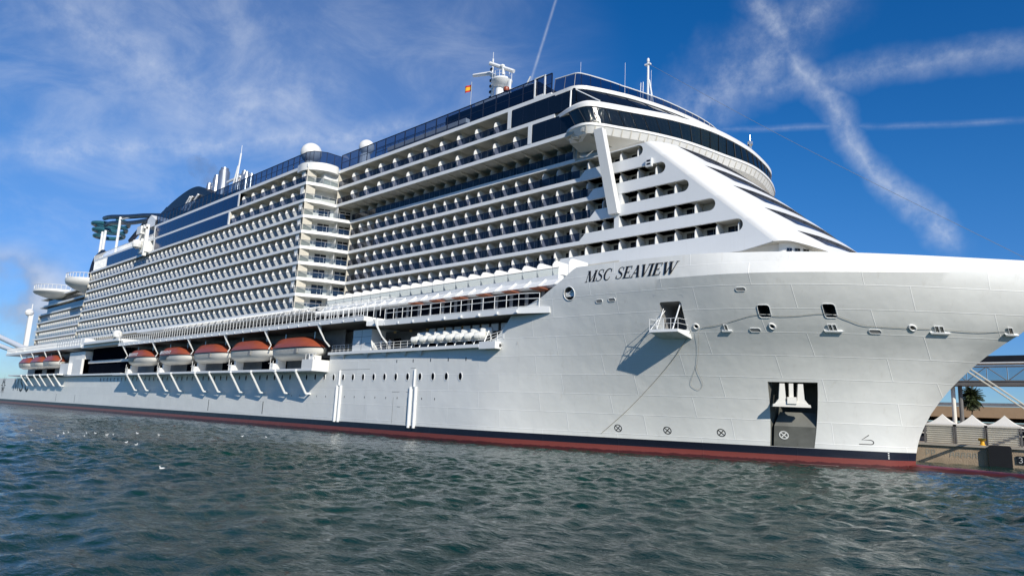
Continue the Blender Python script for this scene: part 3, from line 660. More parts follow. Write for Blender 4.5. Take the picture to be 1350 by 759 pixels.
# ------------------------------------------------------------------ balcony blocks
BAYS = []                                        # every balcony divider: x, y, z, depth, height
DOORS = []
def wall_mesh(m, x0, x1, y, z0, z1): m.face([(x0, y, z0), (x1, y, z0), (x1, y, z1), (x0, y, z1)])
def balcony_row(tagname, x0, x1, Y0, zl, zu, xs, glass, depth=1.9, gmat='balcony_glass', rowwall=True, door=True, solid=None):
    """one deck of balconies between slab centres zl and zu; xs divider positions; glass (xa,xb)"""
    fl = zl + .26; ce = zu - .26; yb = Y0 + depth
    m = MB(); wall_mesh(m, x0, x1, yb, fl, ce)
    for x in (x0, x1): m.face([(x, Y0 + .05, fl), (x, yb, fl), (x, yb, ce), (x, Y0 + .05, ce)])
    for x in xs:                                  # ceiling beams and the slim posts
        m.add([(x - .05, yb, ce), (x + .05, yb, ce), (x + .05, Y0 + .1, ce), (x - .05, Y0 + .1, ce), (x - .05, yb, ce - .42), (x + .05, yb, ce - .42), (x + .05, Y0 + .1, ce - .06), (x - .05, Y0 + .1, ce - .06)],
              [(4, 5, 6, 7), (0, 4, 7, 3), (1, 2, 6, 5), (3, 7, 6, 2)])
        m.box(x - .03, x + .03, Y0 + 1.05, Y0 + 1.10, fl, ce - .2)
        m.face([(x, Y0 + 1.1, fl), (x, yb, fl), (x, yb, ce), (x, Y0 + 1.1, ce)])
    m.build('cabin_wall', M['cream'], ship)
    for x in xs: BAYS.append((x, Y0, fl, min(1.75, depth - .1), 2.2))
    if door:
        for a, b in zip(xs[:-1], xs[1:]): DOORS.append((a + (b - a) * .22, min(b - .35, a + (b - a) * .22 + 1.55), yb - .03, fl, fl + 2.05))
    if glass:
        m = MB(); ga, gb = glass; n = max(1, int(round((gb - ga) / 1.28)))
        for i in range(n):
            a = lerp(ga, gb, i / n) + .02; b = lerp(ga, gb, (i + 1) / n) - .02
            m.face([(a, Y0 + .06, fl - .02), (b, Y0 + .06, fl - .02), (b, Y0 + .06, fl + 1.0), (a, Y0 + .06, fl + 1.0)])
        m.build('balcony_glass', M[gmat], ship)
        m = MB(); m.box(ga, gb, Y0 + .02, Y0 + .10, fl + 1.0, fl + 1.06); m.build('handrail', M['frame_dark'] if gmat != 'clear_glass' else M['silver'], ship)
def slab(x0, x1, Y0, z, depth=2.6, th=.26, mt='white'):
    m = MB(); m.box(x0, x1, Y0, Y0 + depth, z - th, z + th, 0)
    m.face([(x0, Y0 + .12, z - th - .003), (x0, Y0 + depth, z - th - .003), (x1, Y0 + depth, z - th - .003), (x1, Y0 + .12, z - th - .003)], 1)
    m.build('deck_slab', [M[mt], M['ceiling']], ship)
def panel(x0, x1, Y0, z0, z1, mt='navy_panel', r=.35):
    """dark glazed band with rounded ends and a white rim"""
    m = MB(); pts = []
    for cx, cz, a0 in ((x1 - r, z1 - r, 0), (x0 + r, z1 - r, 90), (x0 + r, z0 + r, 180), (x1 - r, z0 + r, 270)): pts += [(p[0], p[1]) for p in circ(cx, cz, r, r, 5, a0, a0 + 90)]
    m.face([(p[0], Y0, p[1]) for p in pts]); m.box(x0 + r, x1 - r, Y0 + .1, Y0 + .4, z0, z1)
    o = m.build('window_band', M[mt], ship)
    q = MB()
    for x in frange(x0, x1, 2.4)[1:-1]: q.box(x - .012, x + .012, Y0 - .008, Y0, z0 + .05, z1 - .05)
    q.build('window_joint', M['frame_dark'], o)
def xgrid(x0, x1, pitch, anchor):
    k = math.ceil((x0 - anchor) / pitch); o = []
    while anchor + k * pitch <= x1: o.append(anchor + k * pitch); k += 1
    return o
# block amidships to the left of the stair tower (fronts at Y = 1.5)
LY = 1.5; LX0, LX1 = -234.0, -109.0
LV = [ZC, ZD, ZE, ZF, ZG, ZH, ZI, ZJ]
for i in range(7):
    zu, zl = LV[i], LV[i + 1]; x0 = LX0 + (6.5 - i) * .9
    balcony_row('m', x0, LX1, LY, zl, zu, xgrid(x0 + .4, LX1 - .6, 2.565, LX1 - 1.5), (x0, LX1 - .2))
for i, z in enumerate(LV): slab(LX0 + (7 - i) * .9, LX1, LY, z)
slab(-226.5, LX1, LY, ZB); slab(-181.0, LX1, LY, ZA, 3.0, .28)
balcony_row('m', -138.6, LX1, LY, ZC, ZB, xgrid(-138.6, LX1 - .5, 3.98, -110.2), (-138.4, LX1 - .2), gmat='navy_glass')
balcony_row('m', -135.0, LX1, LY, ZB, ZA, xgrid(-135, LX1 - .5, 3.98, -110.2), (-134.8, LX1 - .2), gmat='navy_glass')
panel(-179.4, -139.0, LY - .02, ZC + .27, ZB - .27); panel(-180.0, -135.5, LY - .02, ZB + .27, ZA - .29)
panel(-214.5, -187.5, LY - .02, ZC + .27, ZB - .27)
m = MB()
for x in (-139.0, -179.9, -187.2): m.box(x - .25, x + .3, LY - .06, LY + 2.2, ZC + .26, ZB - .26)
for x in (-135.3, -180.5): m.box(x - .25, x + .3, LY - .06, LY + 2.2, ZB + .26, ZA - .28)
m.box(-226, -214.6, LY + .1, LY + 2, ZC + .26, ZB - .26)
for x in frange(-225.5, -215, 1.1): m.box(x - .12, x + .12, LY - .05, LY + .1, ZC + .26, ZB - .26)
m.build('end_pillar', M['white'], ship)
# core behind the balconies so that nothing is hollow
m = MB(); m.box(-232, -111, LY + 2.6, 38, ZJ, ZB); m.box(-181, -108, LY + 2.9, 38, ZB, ZA + .2); m.prismY([(-108, ZJ), (-30, ZJ), (-47, 36.4), (-58, 37.5), (-60, ZA + .2), (-108, ZA + .2)], 11.5, 38); m.box(-290, -232, 7, 36, 16, ZD); m.box(-286, -57, 4.9, 36, 11.5, ZJ - .6); m.build('deckhouse_core', M['white'], ship)
# block further forward (fronts recessed at Y = 9, two upper decks overhanging at Y = 7)
RY, UY = 9.0, 7.0; RX0 = -105.5
GE = {0: -54.6, 1: -53.4, 2: -52.0, 3: -51.6, 4: -53.2, 5: -57.0}          # where the glass balustrade stops on each deck
SE = {1: -43.9, 2: -40.8, 3: -37.8, 4: -34.6, 5: -31.5}                       # forward tip of each open slot
RV = [ZC, ZD, ZE, ZF, ZG, ZH, ZI]
for i in range(6):
    zu, zl = RV[i], RV[i + 1]; x1 = GE[0] + .6 if i == 0 else SE[i] + .1
    balcony_row('m', RX0, x1, RY, zl, zu, xgrid(RX0 + .8, x1 - .5, 2.53, -34.6), (RX0 + .3, GE[i]), gmat='navy_glass')
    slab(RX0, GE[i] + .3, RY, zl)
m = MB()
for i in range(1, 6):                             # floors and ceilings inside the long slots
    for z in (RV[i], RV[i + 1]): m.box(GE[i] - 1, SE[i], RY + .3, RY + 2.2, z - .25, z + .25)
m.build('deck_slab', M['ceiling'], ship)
UX0, UX1 = -107.5, -52.5
for z in (ZB,): slab(UX0, -56.3, UY, z)
slab(UX0, -54.0, UY, ZC, 5.0); slab(UX0, -57.0, UY, ZA, 5.0, .28)
balcony_row('m', UX0, -60.8, UY, ZC, ZB, xgrid(UX0 + 1, -61, 3.95, -87.5), (UX0 + .2, -61.0), gmat='navy_glass', depth=2.4)
balcony_row('m', UX0, -64.8, UY, ZB, ZA, xgrid(UX0 + 1, -65, 3.95, -87.5), (UX0 + .2, -65.0), gmat='navy_glass', depth=2.4)
panel(-60.3, -52.6, UY - .02, ZC + .28, ZB - .28, 'dark_glass'); panel(-64.3, -52.8, UY - .02, ZB + .28, ZA - .3, 'dark_glass')
m = MB(); m.box(-60.9, -60.2, UY - .05, UY + 2.6, ZC + .26, ZB - .26); m.box(-64.9, -64.2, UY - .05, UY + 2.6, ZB + .26, ZA - .28); m.box(-60.2, -53, UY + .4, UY + 3, ZC + .27, ZB + .25); m.box(-64.1, -53, UY + .4, UY + 3, ZB + .27, ZA - .3); m.build('end_pillar', M['white'], ship)
m = MB()                                          # brackets under the overhang
for x in xgrid(UX0 + .5, -55, 2.53, -34.6):
    m.add([(x - .06, UY + .15, ZC - .28), (x + .06, UY + .15, ZC - .28), (x + .06, RY + 2, ZC - .28), (x - .06, RY + 2, ZC - .28), (x - .06, RY + 2, ZC - .95), (x + .06, RY + 2, ZC - .95), (x + .06, UY + .3, ZC - .36), (x - .06, UY + .3, ZC - .36)],
          [(3, 2, 5, 4), (4, 5, 6, 7), (0, 3, 4, 7), (1, 6, 5, 2), (0, 7, 6, 1)])
m.build_each('overhang_bracket', M['cream'], ship)
# white forward side wall with rounded slots
def side_wall():
    m = MB(); zs = sorted(set(frange(20.9, 36.25, .09)))
    def sh(z):
        a = -29.0 - 1.07 * (z - 22.0) + .6
        return a if z > 21.9 else min(a, -38 + (z - 20.3) * 6.0)
    def left(z):
        """(x, in_slot)"""
        for i in range(1, 6):
            lo, hi = RV[i + 1] + 1.12, RV[i] - .26
            if lo < z < hi:
                r = (hi - lo) / 2; c = (hi + lo) / 2; return SE[i] - r + math.sqrt(max(0, r * r - (z - c) ** 2))
        for i in range(0, 6):
            lo, hi = RV[i + 1] + .26, RV[i + 1] + 1.12
            if lo <= z <= hi: return GE[i] + (z - lo) * 1.05
        for i in range(1, 7):
            if RV[i] - .26 <= z <= RV[i] + .26: return GE[i - 1] + .3 if i else -55
        if z > ZD + .26: return GE[0] + .2
        if z < ZI - .26: return max(-60 + (22.14 - z) * 1.0, -36 + (21.6 - z) * 12 if z < 21.7 else -60)
        return -57
    ed = set(zs)
    for i in range(0, 6):
        for z in (RV[i + 1] + 1.12, RV[i] - .26, RV[i + 1] - .26, RV[i + 1] + .26):
            ed.add(z - .002); ed.add(z + .002)
    zs = sorted(z for z in ed if z <= 36.25)
    for a, b in zip(zs[:-1], zs[1:]):
        if b - a < 1e-4: continue
        la, lb = left(a + 1e-4), left(b - 1e-4); ra, rb = sh(a), sh(b)
        if la >= ra: continue
        m.face([(la, RY, a), (ra, RY, a), (rb, RY, b), (lb, RY, b)])
        m.face([(la, RY + .3, a), (lb, RY + .3, b), (rb, RY + .3, b), (ra, RY + .3, a)])
        m.face([(la, RY, a), (lb, RY, b), (lb, RY + .3, b), (la, RY + .3, a)])
    # horizontal lips of slots
    for i in range(1, 6):
        lo, hi = RV[i + 1] + 1.12, RV[i] - .26; r = (hi - lo) / 2
        m.face([(GE[i], RY, lo), (SE[i] - r, RY, lo), (SE[i] - r, RY + .3, lo), (GE[i], RY + .3, lo)]); m.face([(GE[i], RY, hi), (GE[i], RY + .3, hi), (SE[i] - r, RY + .3, hi), (SE[i] - r, RY, hi)])
    m.box(-47.4, -46.9, RY + .02, RY + 1.6, RV[4] + .2, RV[3] - .2); m.box(-47.9, -47.2, RY + .02, RY + 1.6, RV[5] + .2, RV[4] - .2)
    return m.build('forward_side_wall', M['white'], ship)
side = side_wall()
# raked rounded front with recessed window bands
FYC = 25.0
def sh_x(z): return -29.0 - 1.07 * (z - 22.0) + .6
def ap_x(z): return -25.3 - 1.125 * (z - 23.6)
def front(phi, z, inset=0.0):
    s_, c_ = math.sin(phi), math.cos(phi); D = ap_x(z) - sh_x(z)
    x = sh_x(z) + D * s_ ** 0.92; y = RY + (FYC - RY) * (1 - c_) ** 0.96
    return (x - inset * (.45 + .5 * s_), y + inset * c_ * .9, z - 0.1 * inset)
BT = [(36.1, 37.6), (32.9, 34.4), (29.8, 31.3), (26.6, 28.2), (23.4, 25.0)]      # window bands: bottom, top are set below
BANDS = [(34.2, 36.2), (31.0, 33.0), (27.9, 29.9), (24.8, 26.7), (22.1, 23.6)]
def build_front():
    phis = [math.radians(a) for a in list(range(0, 30, 3)) + frange(30, 150, 3) + list(range(153, 181, 3))]
    def F(ph, z, ins=0):
        if ph <= math.pi / 2: return front(ph, z, ins)
        p = front(math.pi - ph, z, ins); return (p[0], 2 * FYC - p[1], p[2])
    zs = [22.0]
    for a, b in sorted(BANDS): zs += [a, lerp(a, b, .25), lerp(a, b, .5), lerp(a, b, .75), b]
    zs += [36.3]; zs = sorted(zs)
    def tip(z):
        for a, b in BANDS:
            if a - 1e-6 <= z <= b + 1e-6: return math.radians(36) + (b - z) / (b - a) * math.radians(11)
        return None
    w = MB(); g = MB()
    def zb(p):
        q = math.degrees(min(p, math.pi - p)); return 21.9 if q < 14 else lerp(21.9, 20.4, min(1, (q - 14) / 36.0) ** 1.2)
    w.strip([F(p, zb(p)) for p in phis], [F(p, 22.0) for p in phis])
    def inband(z0, z1):
        for a, b in BANDS:
            if z0 >= a - 1e-6 and z1 <= b + 1e-6: return True
        return False
    for z0, z1 in zip(zs[:-1], zs[1:]):
        if not inband(z0, z1):
            w.strip([F(p, z0) for p in phis], [F(p, z1) for p in phis]); continue
        n0, n1 = tip(z0), tip(z1)
        for sgn in (0, 1):
            lo = [lerp(0, n0, k / 12) for k in range(13)]; hi = [lerp(0, n1, k / 12) for k in range(13)]
            if sgn: lo = [math.pi - q for q in lo]; hi = [math.pi - q for q in hi]
            w.strip([F(p, z0) for p in lo], [F(p, z1) for p in hi])
        lo = frange(n0, math.pi - n0, .06); hi = [lerp(n1, math.pi - n1, k / (len(lo) - 1)) for k in range(len(lo))]
        ins = lambda i, n: .32 * min(1, min(i, n - 1 - i) / 3)
        N = len(lo); A = [F(p, z0, ins(i, N)) for i, p in enumerate(lo)]; B = [F(p, z1, ins(i, N)) for i, p in enumerate(hi)]
        g.strip(A, B)
        for a, b in BANDS:
            if abs(z0 - a) < 1e-6: w.strip([F(p, z0) for p in lo], A)
            if abs(z1 - b) < 1e-6: w.strip(B, [F(p, z1) for p in hi])
    top = [[(F(p, 36.3)[0] - 3.0 * (1 - math.cos(a)), lerp(F(p, 36.3)[1], FYC, .15 * (1 - math.cos(a))), 36.3 + .12 * math.sin(a)) for p in phis] for a in [math.radians(q) for q in (0, 15, 30, 45, 60, 75, 90)]]
    w.grid(top)
    fr = w.build('raked_front', M['warm'], ship, smooth=True)
    gb = g.build('front_window_band', M['front_glass'], fr, smooth=True)
    # recessed storey below the overhanging lip
    q = MB(); zl = [17.5, 19.3, 21.95]; low = [math.radians(a) for a in range(0, 181, 4)]
    q.grid([[F(p, 21.3, 1.3)[:2] + (z,) for p in low] for z in zl])
    q.box(-60, F(0, 21.3, 1.3)[0] + .5, RY + 1.6, RY + 1.9, 17.5, 22); q.build('forecastle_wall', M['warm'], ship)
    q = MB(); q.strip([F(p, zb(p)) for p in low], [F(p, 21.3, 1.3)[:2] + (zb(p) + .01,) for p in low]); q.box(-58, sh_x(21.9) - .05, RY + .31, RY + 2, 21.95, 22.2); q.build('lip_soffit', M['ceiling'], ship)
    for ph in (8, 16, 24):
        a, b = math.radians(ph), math.radians(ph + 5.5); q = MB()
        for f0, f1 in ((.04, .48), (.54, .96)):
            pa, pb = F(lerp(a, b, f0), 21.3, 1.24), F(lerp(a, b, f1), 21.3, 1.24); q.face([(pa[0], pa[1], 19.6), (pb[0], pb[1], 19.6), (pb[0], pb[1], 21.35), (pa[0], pa[1], 21.35)])
        q.build('forecastle_window', M['dark_glass'], ship)
build_front()
m = MB(); m.box(-43.3, -42.5, RY - .32, RY, 33.0, 34.0); nb = m.build('junction_box', M['white'], side)
m = MB()
for z in (33.18, 33.58): m.box(-43.15, -42.65, RY - .335, RY - .3, z, z + .22)
m.build('box_vent', M['black'], nb)

# stair tower between the two blocks
def tower():
    T1 = (-109.0, LY); 
    T2 = {k: ((-107.5, UY) if k <= 2 else (-105.5, RY)) for k in range(9)}
    Zs = [ZA, ZB, ZC, ZD, ZE, ZF, ZG, ZH, ZI]
    for k, z in enumerate(Zs):
        m = MB(); b = T2[k]; mid = ((T1[0] + b[0]) / 2 + .35, (T1[1] + b[1]) / 2 - .1)
        lo, hi = (.26, .26) if k else (.75, .65)
        if k == 0:
            edge = smooth_curve([(-112.5, LY - .02), (-110.3, LY - .25), (-108.4, LY + .6), (-107.0, LY + 2.6), (-106.9, LY + 4.6), (-107.6, UY)], 5)
            m.hexa(edge + [(-112.5, UY)], z - lo, z + hi)
        else: m.hexa([(T1[0], T1[1] + .02), mid, b, (b[0] - 3, b[1] + 2.6), (-113, b[1] + 2.6), (-113, T1[1] + .02)], z - lo - .015, z + hi + .015)
        m.build('tower_deck', M['warm'], ship)
    m = MB(); n = MB(); gl = MB(); fr = MB(); rl = MB()
    for k in range(9):
        zl = Zs[k] - (.26 if k else .7); zf = (Zs[k + 1] if k < 8 else ZJ) + .26; b = T2[min(k + 1, 8)]
        w1 = (T1[0] - 2.2, T1[1] + .25); w2 = (b[0] - 2.0, b[1] + 1.6)
        m.face([(*w1, zf), (*w2, zf), (*w2, zl), (*w1, zl)])
        m.face([(*w1, zf), (*w1, zl), (T1[0] - .9, T1[1] + .2, zl), (T1[0] - .9, T1[1] + .2, zf)])
        if k >= 2:
            for f0, f1 in ((.36, .58), (.76, .96)):
                gl = MB()
                for q in (0, 1):
                    for h0, h1 in ((.02, 1.0), (1.08, 2.05)):
                        fa = lerp(f0, f1, q * .5 + .02); fb = lerp(f0, f1, q * .5 + .47)
                        pa = (lerp(w1[0], w2[0], fa) + .05, lerp(w1[1], w2[1], fa)); pb = (lerp(w1[0], w2[0], fb) + .05, lerp(w1[1], w2[1], fb))
                        gl.face([(*pa, zf + h0), (*pb, zf + h0), (*pb, zf + h1), (*pa, zf + h1)])
                gl.build('tower_door', M['dark_glass'], ship)
            for f0 in (.64,):
                pa = (lerp(w1[0], w2[0], f0), lerp(w1[1], w2[1], f0)); m.hexa([pa, (pa[0] + 1.9, pa[1] - .3), (pa[0] + 1.9, pa[1] - .2), (pa[0], pa[1] + .1)], zf, zl)
            gl = MB(); pa = (lerp(w1[0], w2[0], .16), lerp(w1[1], w2[1], .16)); gl.face([(pa[0] + .04, pa[1] - .9, zf + 1.25), (pa[0] + .3, pa[1] + .9, zf + 1.25), (pa[0] + .3, pa[1] + .9, zf + 1.5), (pa[0] + .04, pa[1] - .9, zf + 1.5)]); gl.build('tower_vent', M['frame_dark'], ship)
        mid = ((T1[0] + b[0]) / 2 + .28, (T1[1] + b[1]) / 2 - .05); P = [(T1[0] - .05, T1[1] + .08), mid, (b[0] - .05, b[1])]
        for a_, b_ in zip(P[:-1], P[1:]):
            n.face([(*a_, zf), (*b_, zf), (*b_, zf + .95), (*a_, zf + .95)])
        for t in (0, .25, .5, .75, 1):
            q = P[0] if t == 0 else P[2] if t == 1 else mid if t == .5 else tuple(lerp(P[0][i], mid[i], .5) if t < .5 else lerp(mid[i], P[2][i], .5) for i in (0, 1))
            rl.tube((*q, zf), (*q, zf + 1.02), .035, 5)
        for a_, b_ in zip(P[:-1], P[1:]): rl.tube((*a_, zf + 1.02), (*b_, zf + 1.02), .05, 6)
    m.build('tower_wall', M['warm'], ship); n.build('balcony_glass', M['clear_glass'], ship);  rl.build('tower_railing', M['silver'], ship)
tower()
# dividers: one tombstone-shaped plate per bay
def divider_mesh(depth, height, full=False):
    m = MB(); r = min(depth / 2, .8); prof = [(0, 0), (depth, 0), (depth, height - r)] + [(depth - r + r * math.cos(a), height - r + r * math.sin(a)) for a in [math.radians(q) for q in (18, 36, 54, 72, 90)]]
    prof += [(r + r * math.cos(a), height - r + r * math.sin(a)) for a in [math.radians(q) for q in (90, 108, 126, 144, 162, 180)]]
    if full: prof = [(0, 0), (depth, 0), (depth, height), (.9, height), (.35, height - .12), (0, height - .6)]
    m.prismX(prof, -.04, .04); return m
JX = xgrid(-104, -50.5, 2.5, -53.9)
for x in JX: BAYS.append((x, 4.7, 20.25, 3.7, 2.05))
camP = np.array((0, -58.5, 3.32))
AFT = [ZD, ZE, ZF, ZG, ZH, ZI, ZJ]; AY = 3.6; AX0, AX1 = -289.0, -235.0
for i in range(6):
    balcony_row('m', AX0, AX1, AY, AFT[i + 1], AFT[i], xgrid(AX0 + 3, AX1 - 1, 2.565, -236), (AX0, AX1), door=False) if i > 1 else None
for i, z in enumerate(AFT): slab(AX0 - .5 * i, AX1 + 1.2, AY, z, 3.4)
for i in (0, 1): panel(AX0 + 6, AX1 - 1, AY + 1.0, AFT[i + 1] + .3, AFT[i] - .3, 'dark_glass')
BAYS.sort(key=lambda b: np.linalg.norm(np.array(b[:3]) - camP))
cache = {}
for b in BAYS[:100]:
    k = (b[3], b[4])
    if k not in cache: cache[k] = divider_mesh(b[3], b[4], b[3] > 3).mesh('balcony_divider', M['white'])
    o = bpy.data.objects.new('balcony_divider', cache[k]); COL.objects.link(o); o.parent = ship; o.location = (b[0], b[1] + .14, b[2])
m = MB()
for b in BAYS[100:]:
    q = divider_mesh(b[3], b[4], b[3] > 3); m.add([(p[0] + b[0], p[1] + b[1] + .14, p[2] + b[2]) for p in q.v], q.f)
rest = m.build('balcony_divider', M['white'], ship); rest['kind'] = 'stuff'
DOORS.sort(key=lambda b: np.linalg.norm(np.array((b[0], b[2], b[3])) - camP))
def doorm(m, d):
    x0, x1, y, z0, z1 = d; xm = (x0 + x1) / 2
    m.face([(x0, y, z0), (xm - .03, y, z0), (xm - .03, y, z1), (x0, y, z1)]); m.face([(xm + .03, y, z0), (x1, y, z0), (x1, y, z1), (xm + .03, y, z1)])
for d_ in DOORS[:100]:
    m = MB(); doorm(m, d_); m.build('cabin_door', M['cabin_glass'], ship)
m = MB()
for d_ in DOORS[100:]: doorm(m, d_)
rest = m.build('cabin_door', M['cabin_glass'], ship); rest['kind'] = 'stuff'
# terrace row under the forward block
m = MB(); m.hexa([(-104.5, 4.6), (-78, 4.6), (-58, 4.3), (-52.5, 4.3), (-52.5, 10), (-104.5, 10)], 19.7, 20.22); m.face([(-104.5, 8.9, 20.2), (-47, 8.9, 20.2), (-47, 8.9, 22.2), (-104.5, 8.9, 22.2)], 1)
m.build('terrace_deck', [M['white'], M['cream']], ship)
m = MB(); m.face([(-104, 4.62, 20.2), (-52.6, 4.42, 20.2), (-52.6, 4.42, 21.15), (-104, 4.62, 21.15)]); m.build('balcony_glass', M['clear_glass'], ship)
m = MB(); m.box(-104, -52.6, 4.5, 4.6, 21.15, 21.21); m.build('handrail', M['grey'], ship)
m = MB()                                          # sloping bracketed fascia under the terrace
m.add([(-104.5, 4.6, 19.7), (-52.5, 4.3, 19.7), (-50.5, 3.0, 18.75), (-104.5, 3.0, 18.75), (-104.5, 3.4, 18.55), (-50.5, 3.4, 18.55), (-52.5, 8, 19.6), (-104.5, 8, 19.6)], [(0, 3, 2, 1), (3, 4, 5, 2), (4, 7, 6, 5)])
for x in frange(-104, -52, 2.5): m.add([(x - .08, 4.3, 19.9), (x + .08, 4.3, 19.9), (x + .08, 2.7, 18.7), (x - .08, 2.7, 18.7), (x - .08, 4.3, 19.5), (x + .08, 4.3, 19.5)], [(0, 1, 2, 3), (4, 3, 2, 5), (0, 3, 4), (1, 5, 2)])
m.build('terrace_fascia', M['white'], ship)

# ------------------------------------------------------------------ promenade
def railing(name, pts, h, step, r=.035, bars=(1.0, .5), mt='white', parent=ship, lean=0.0):
    m = MB()
    for (a, b) in zip(pts[:-1], pts[1:]):
        L = (Vector(b) - Vector(a)).length; n = max(1, int(round(L / step)))
        for i in range(n + 1):
            p = Vector(a).lerp(Vector(b), i / n); m.tube(p, p + Vector((0, -lean, h)), r, 4)
        for f in bars: m.tube(Vector(a) + Vector((0, -lean * f, h * f)), Vector(b) + Vector((0, -lean * f, h * f)), r * 1.1, 4)
    return m.build(name, M[mt], parent)
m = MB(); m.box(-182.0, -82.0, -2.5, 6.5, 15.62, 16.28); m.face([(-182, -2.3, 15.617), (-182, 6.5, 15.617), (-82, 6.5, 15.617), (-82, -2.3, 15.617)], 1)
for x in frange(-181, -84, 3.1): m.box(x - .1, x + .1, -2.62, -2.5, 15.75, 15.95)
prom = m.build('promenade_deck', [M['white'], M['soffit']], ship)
railing('promenade_railing', [(-181.5, -2.45, 16.28), (-82.2, -2.45, 16.28)], 1.55, 1.25, .05, (1.0, .08), parent=prom)
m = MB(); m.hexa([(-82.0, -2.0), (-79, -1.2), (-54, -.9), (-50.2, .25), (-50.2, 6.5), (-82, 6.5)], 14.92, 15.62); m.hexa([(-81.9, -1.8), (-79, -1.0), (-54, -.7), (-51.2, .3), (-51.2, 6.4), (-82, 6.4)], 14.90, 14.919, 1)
for x in frange(-79, -54, 3.1): m.box(x - .12, x + .12, -1.25, -1.0, 15.0, 15.3)
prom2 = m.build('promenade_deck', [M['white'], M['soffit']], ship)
railing('promenade_railing', [(-79, -1.12, 15.62), (-54, -.82, 15.62), (-51.5, -.05, 15.62)], 1.6, 1.95, .045, (1.0, .62, .05), parent=prom2)
m = MB()
for x in frange(-94, -80, 1.55): m.tube((x, -1.2, 16.3), (x, -1.2, 19.0), .05, 5); m.tube((x, -1.2, 19.0), (x, 2.6, 19.4), .045, 5)
for z in (17.3, 18.2, 19.0): m.tube((-94, -1.2, z), (-80, -1.2, z), .04, 5)
for x in frange(-155, -97, 1.5): m.poly([(x, -2.45, 17.8), (x, -2.2, 18.5), (x, -.6, 19.0), (x, 1.6, 19.3)], .045, 5)
m.build('awning_frame', M['white'], prom)
m = MB(); m.face([(-182, 4.2, 16.2), (-50, 4.2, 16.2), (-50, 4.2, 19.4), (-182, 4.2, 19.4)]); m.build('promenade_wall', M['grey'], ship)
m = MB()
for x in frange(-180, -52, 2.6)[:-1]: m.face([(x + .2, 4.15, 16.5), (x + 2.2, 4.15, 16.5), (x + 2.2, 4.15, 18.4), (x + .2, 4.15, 18.4)])
m.build_each('promenade_window', M['recess_glass'], ship)
m = MB()
for x in frange(-77, -54, 4.6): m.box(x - .8, x + .8, 1.8, 3.9, 18.3, 18.42)
m.build_each('ceiling_panel', M['orange_dull'], ship)
m = MB(); m.box(-182, -105.5, LY - .3, LY + 3, ZJ - .55, ZJ - .27); m.build('promenade_canopy', M['white'], ship)
m = MB()
for x in frange(-151, -127, 2.9) + frange(-109.5, -99, 2.9): m.lathe((x, .6, 18.55), [(.12, 0), (.62, .5), (.7, .62), (.1, .66)], 10)
m.build_each('canopy_lamp', M['warm'], ship)

# open deck with rafts: floor, back wall, rails, locker
m = MB(); m.box(-93.7, -57.5, .35, 5.0, 11.45, 11.66); m.build('open_deck_floor', M['grey'], ship)
m = MB(); m.face([(-93.7, 4.6, 11.6), (-55, 4.6, 11.6), (-55, 4.6, 15), (-93.7, 4.6, 15)]); m.face([(-55.2, .5, 11.6), (-55.2, 4.6, 11.6), (-55.2, 4.6, 15), (-55.2, .5, 15)]); m.build('open_deck_wall', M['grey'], ship)
m = MB()
for x in frange(-92, -60, 4.2): m.box(x, x + 1.6, 4.5, 4.58, 11.7, 13.9)
m.build_each('open_deck_window', M['recess_glass'], ship)
m = MB()
for x in frange(-90, -57, 3.6): m.lathe((x, 3.6, 14.55), [(.1, 0), (.24, .1), (.2, .3)], 8)
m.build_each('deck_lamp', M['lamp'], ship)
railing('deck_railing', [(-93.4, .05, 11.66), (-88, .05, 11.66)], 1.1, 1.2, .03, (1, .66, .33)); railing('deck_railing', [(-82.6, .05, 11.66), (-73.5, .05, 11.66)], 1.1, 1.5, .03, (1, .66, .33)); railing('deck_railing', [(-60.2, .05, 11.66), (-57.2, .3, 12.3)], 1.0, .9, .04, (1, .66, .33))
m = MB(); m.box(-87.6, -83.0, -.25, 2.2, 11.75, 14.75)
lk = m.build('shell_gate', M['white'], ship)
m = MB()
for z in (12.7, 13.7): m.box(-87.62, -82.98, -.262, -.25, z, z + .05)
m.box(-85.4, -85.34, -.262, -.25, 11.8, 14.7); m.build('gate_seam', M['grey'], lk)
m = MB(); m.hexa([(-93.7, -.45), (-60.4, -.75), (-57.6, .0), (-57.6, .5), (-93.7, .5)], 11.3, 11.7)
for x in (-90, -84, -79.6, -75.3, -72): m.add([(x - .7, -.4, 11.3), (x + .7, -.4, 11.3), (x, .0, 10.6)], [(0, 2, 1)])
m.box(-60.3, -57.6, -.72, .3, 11.1, 11.95); m.build('embarkation_sill', M['white'], ship)
def arm(x, y0=-2.2, zt=15.7, zb=12.6, yb=-.4):
    m = MB(); m.poly([(x, y0, zt), (x + .1, y0 + .3, zt - 1.0), (x + .35, y0 + 1.0, zb + .8), (x + .5, yb, zb)], .16, 6, [.34, .15, .10, .14]); return m.build('davit_arm', M['white'], ship, smooth=True)
for x in (-94.0, -79.6): arm(x)

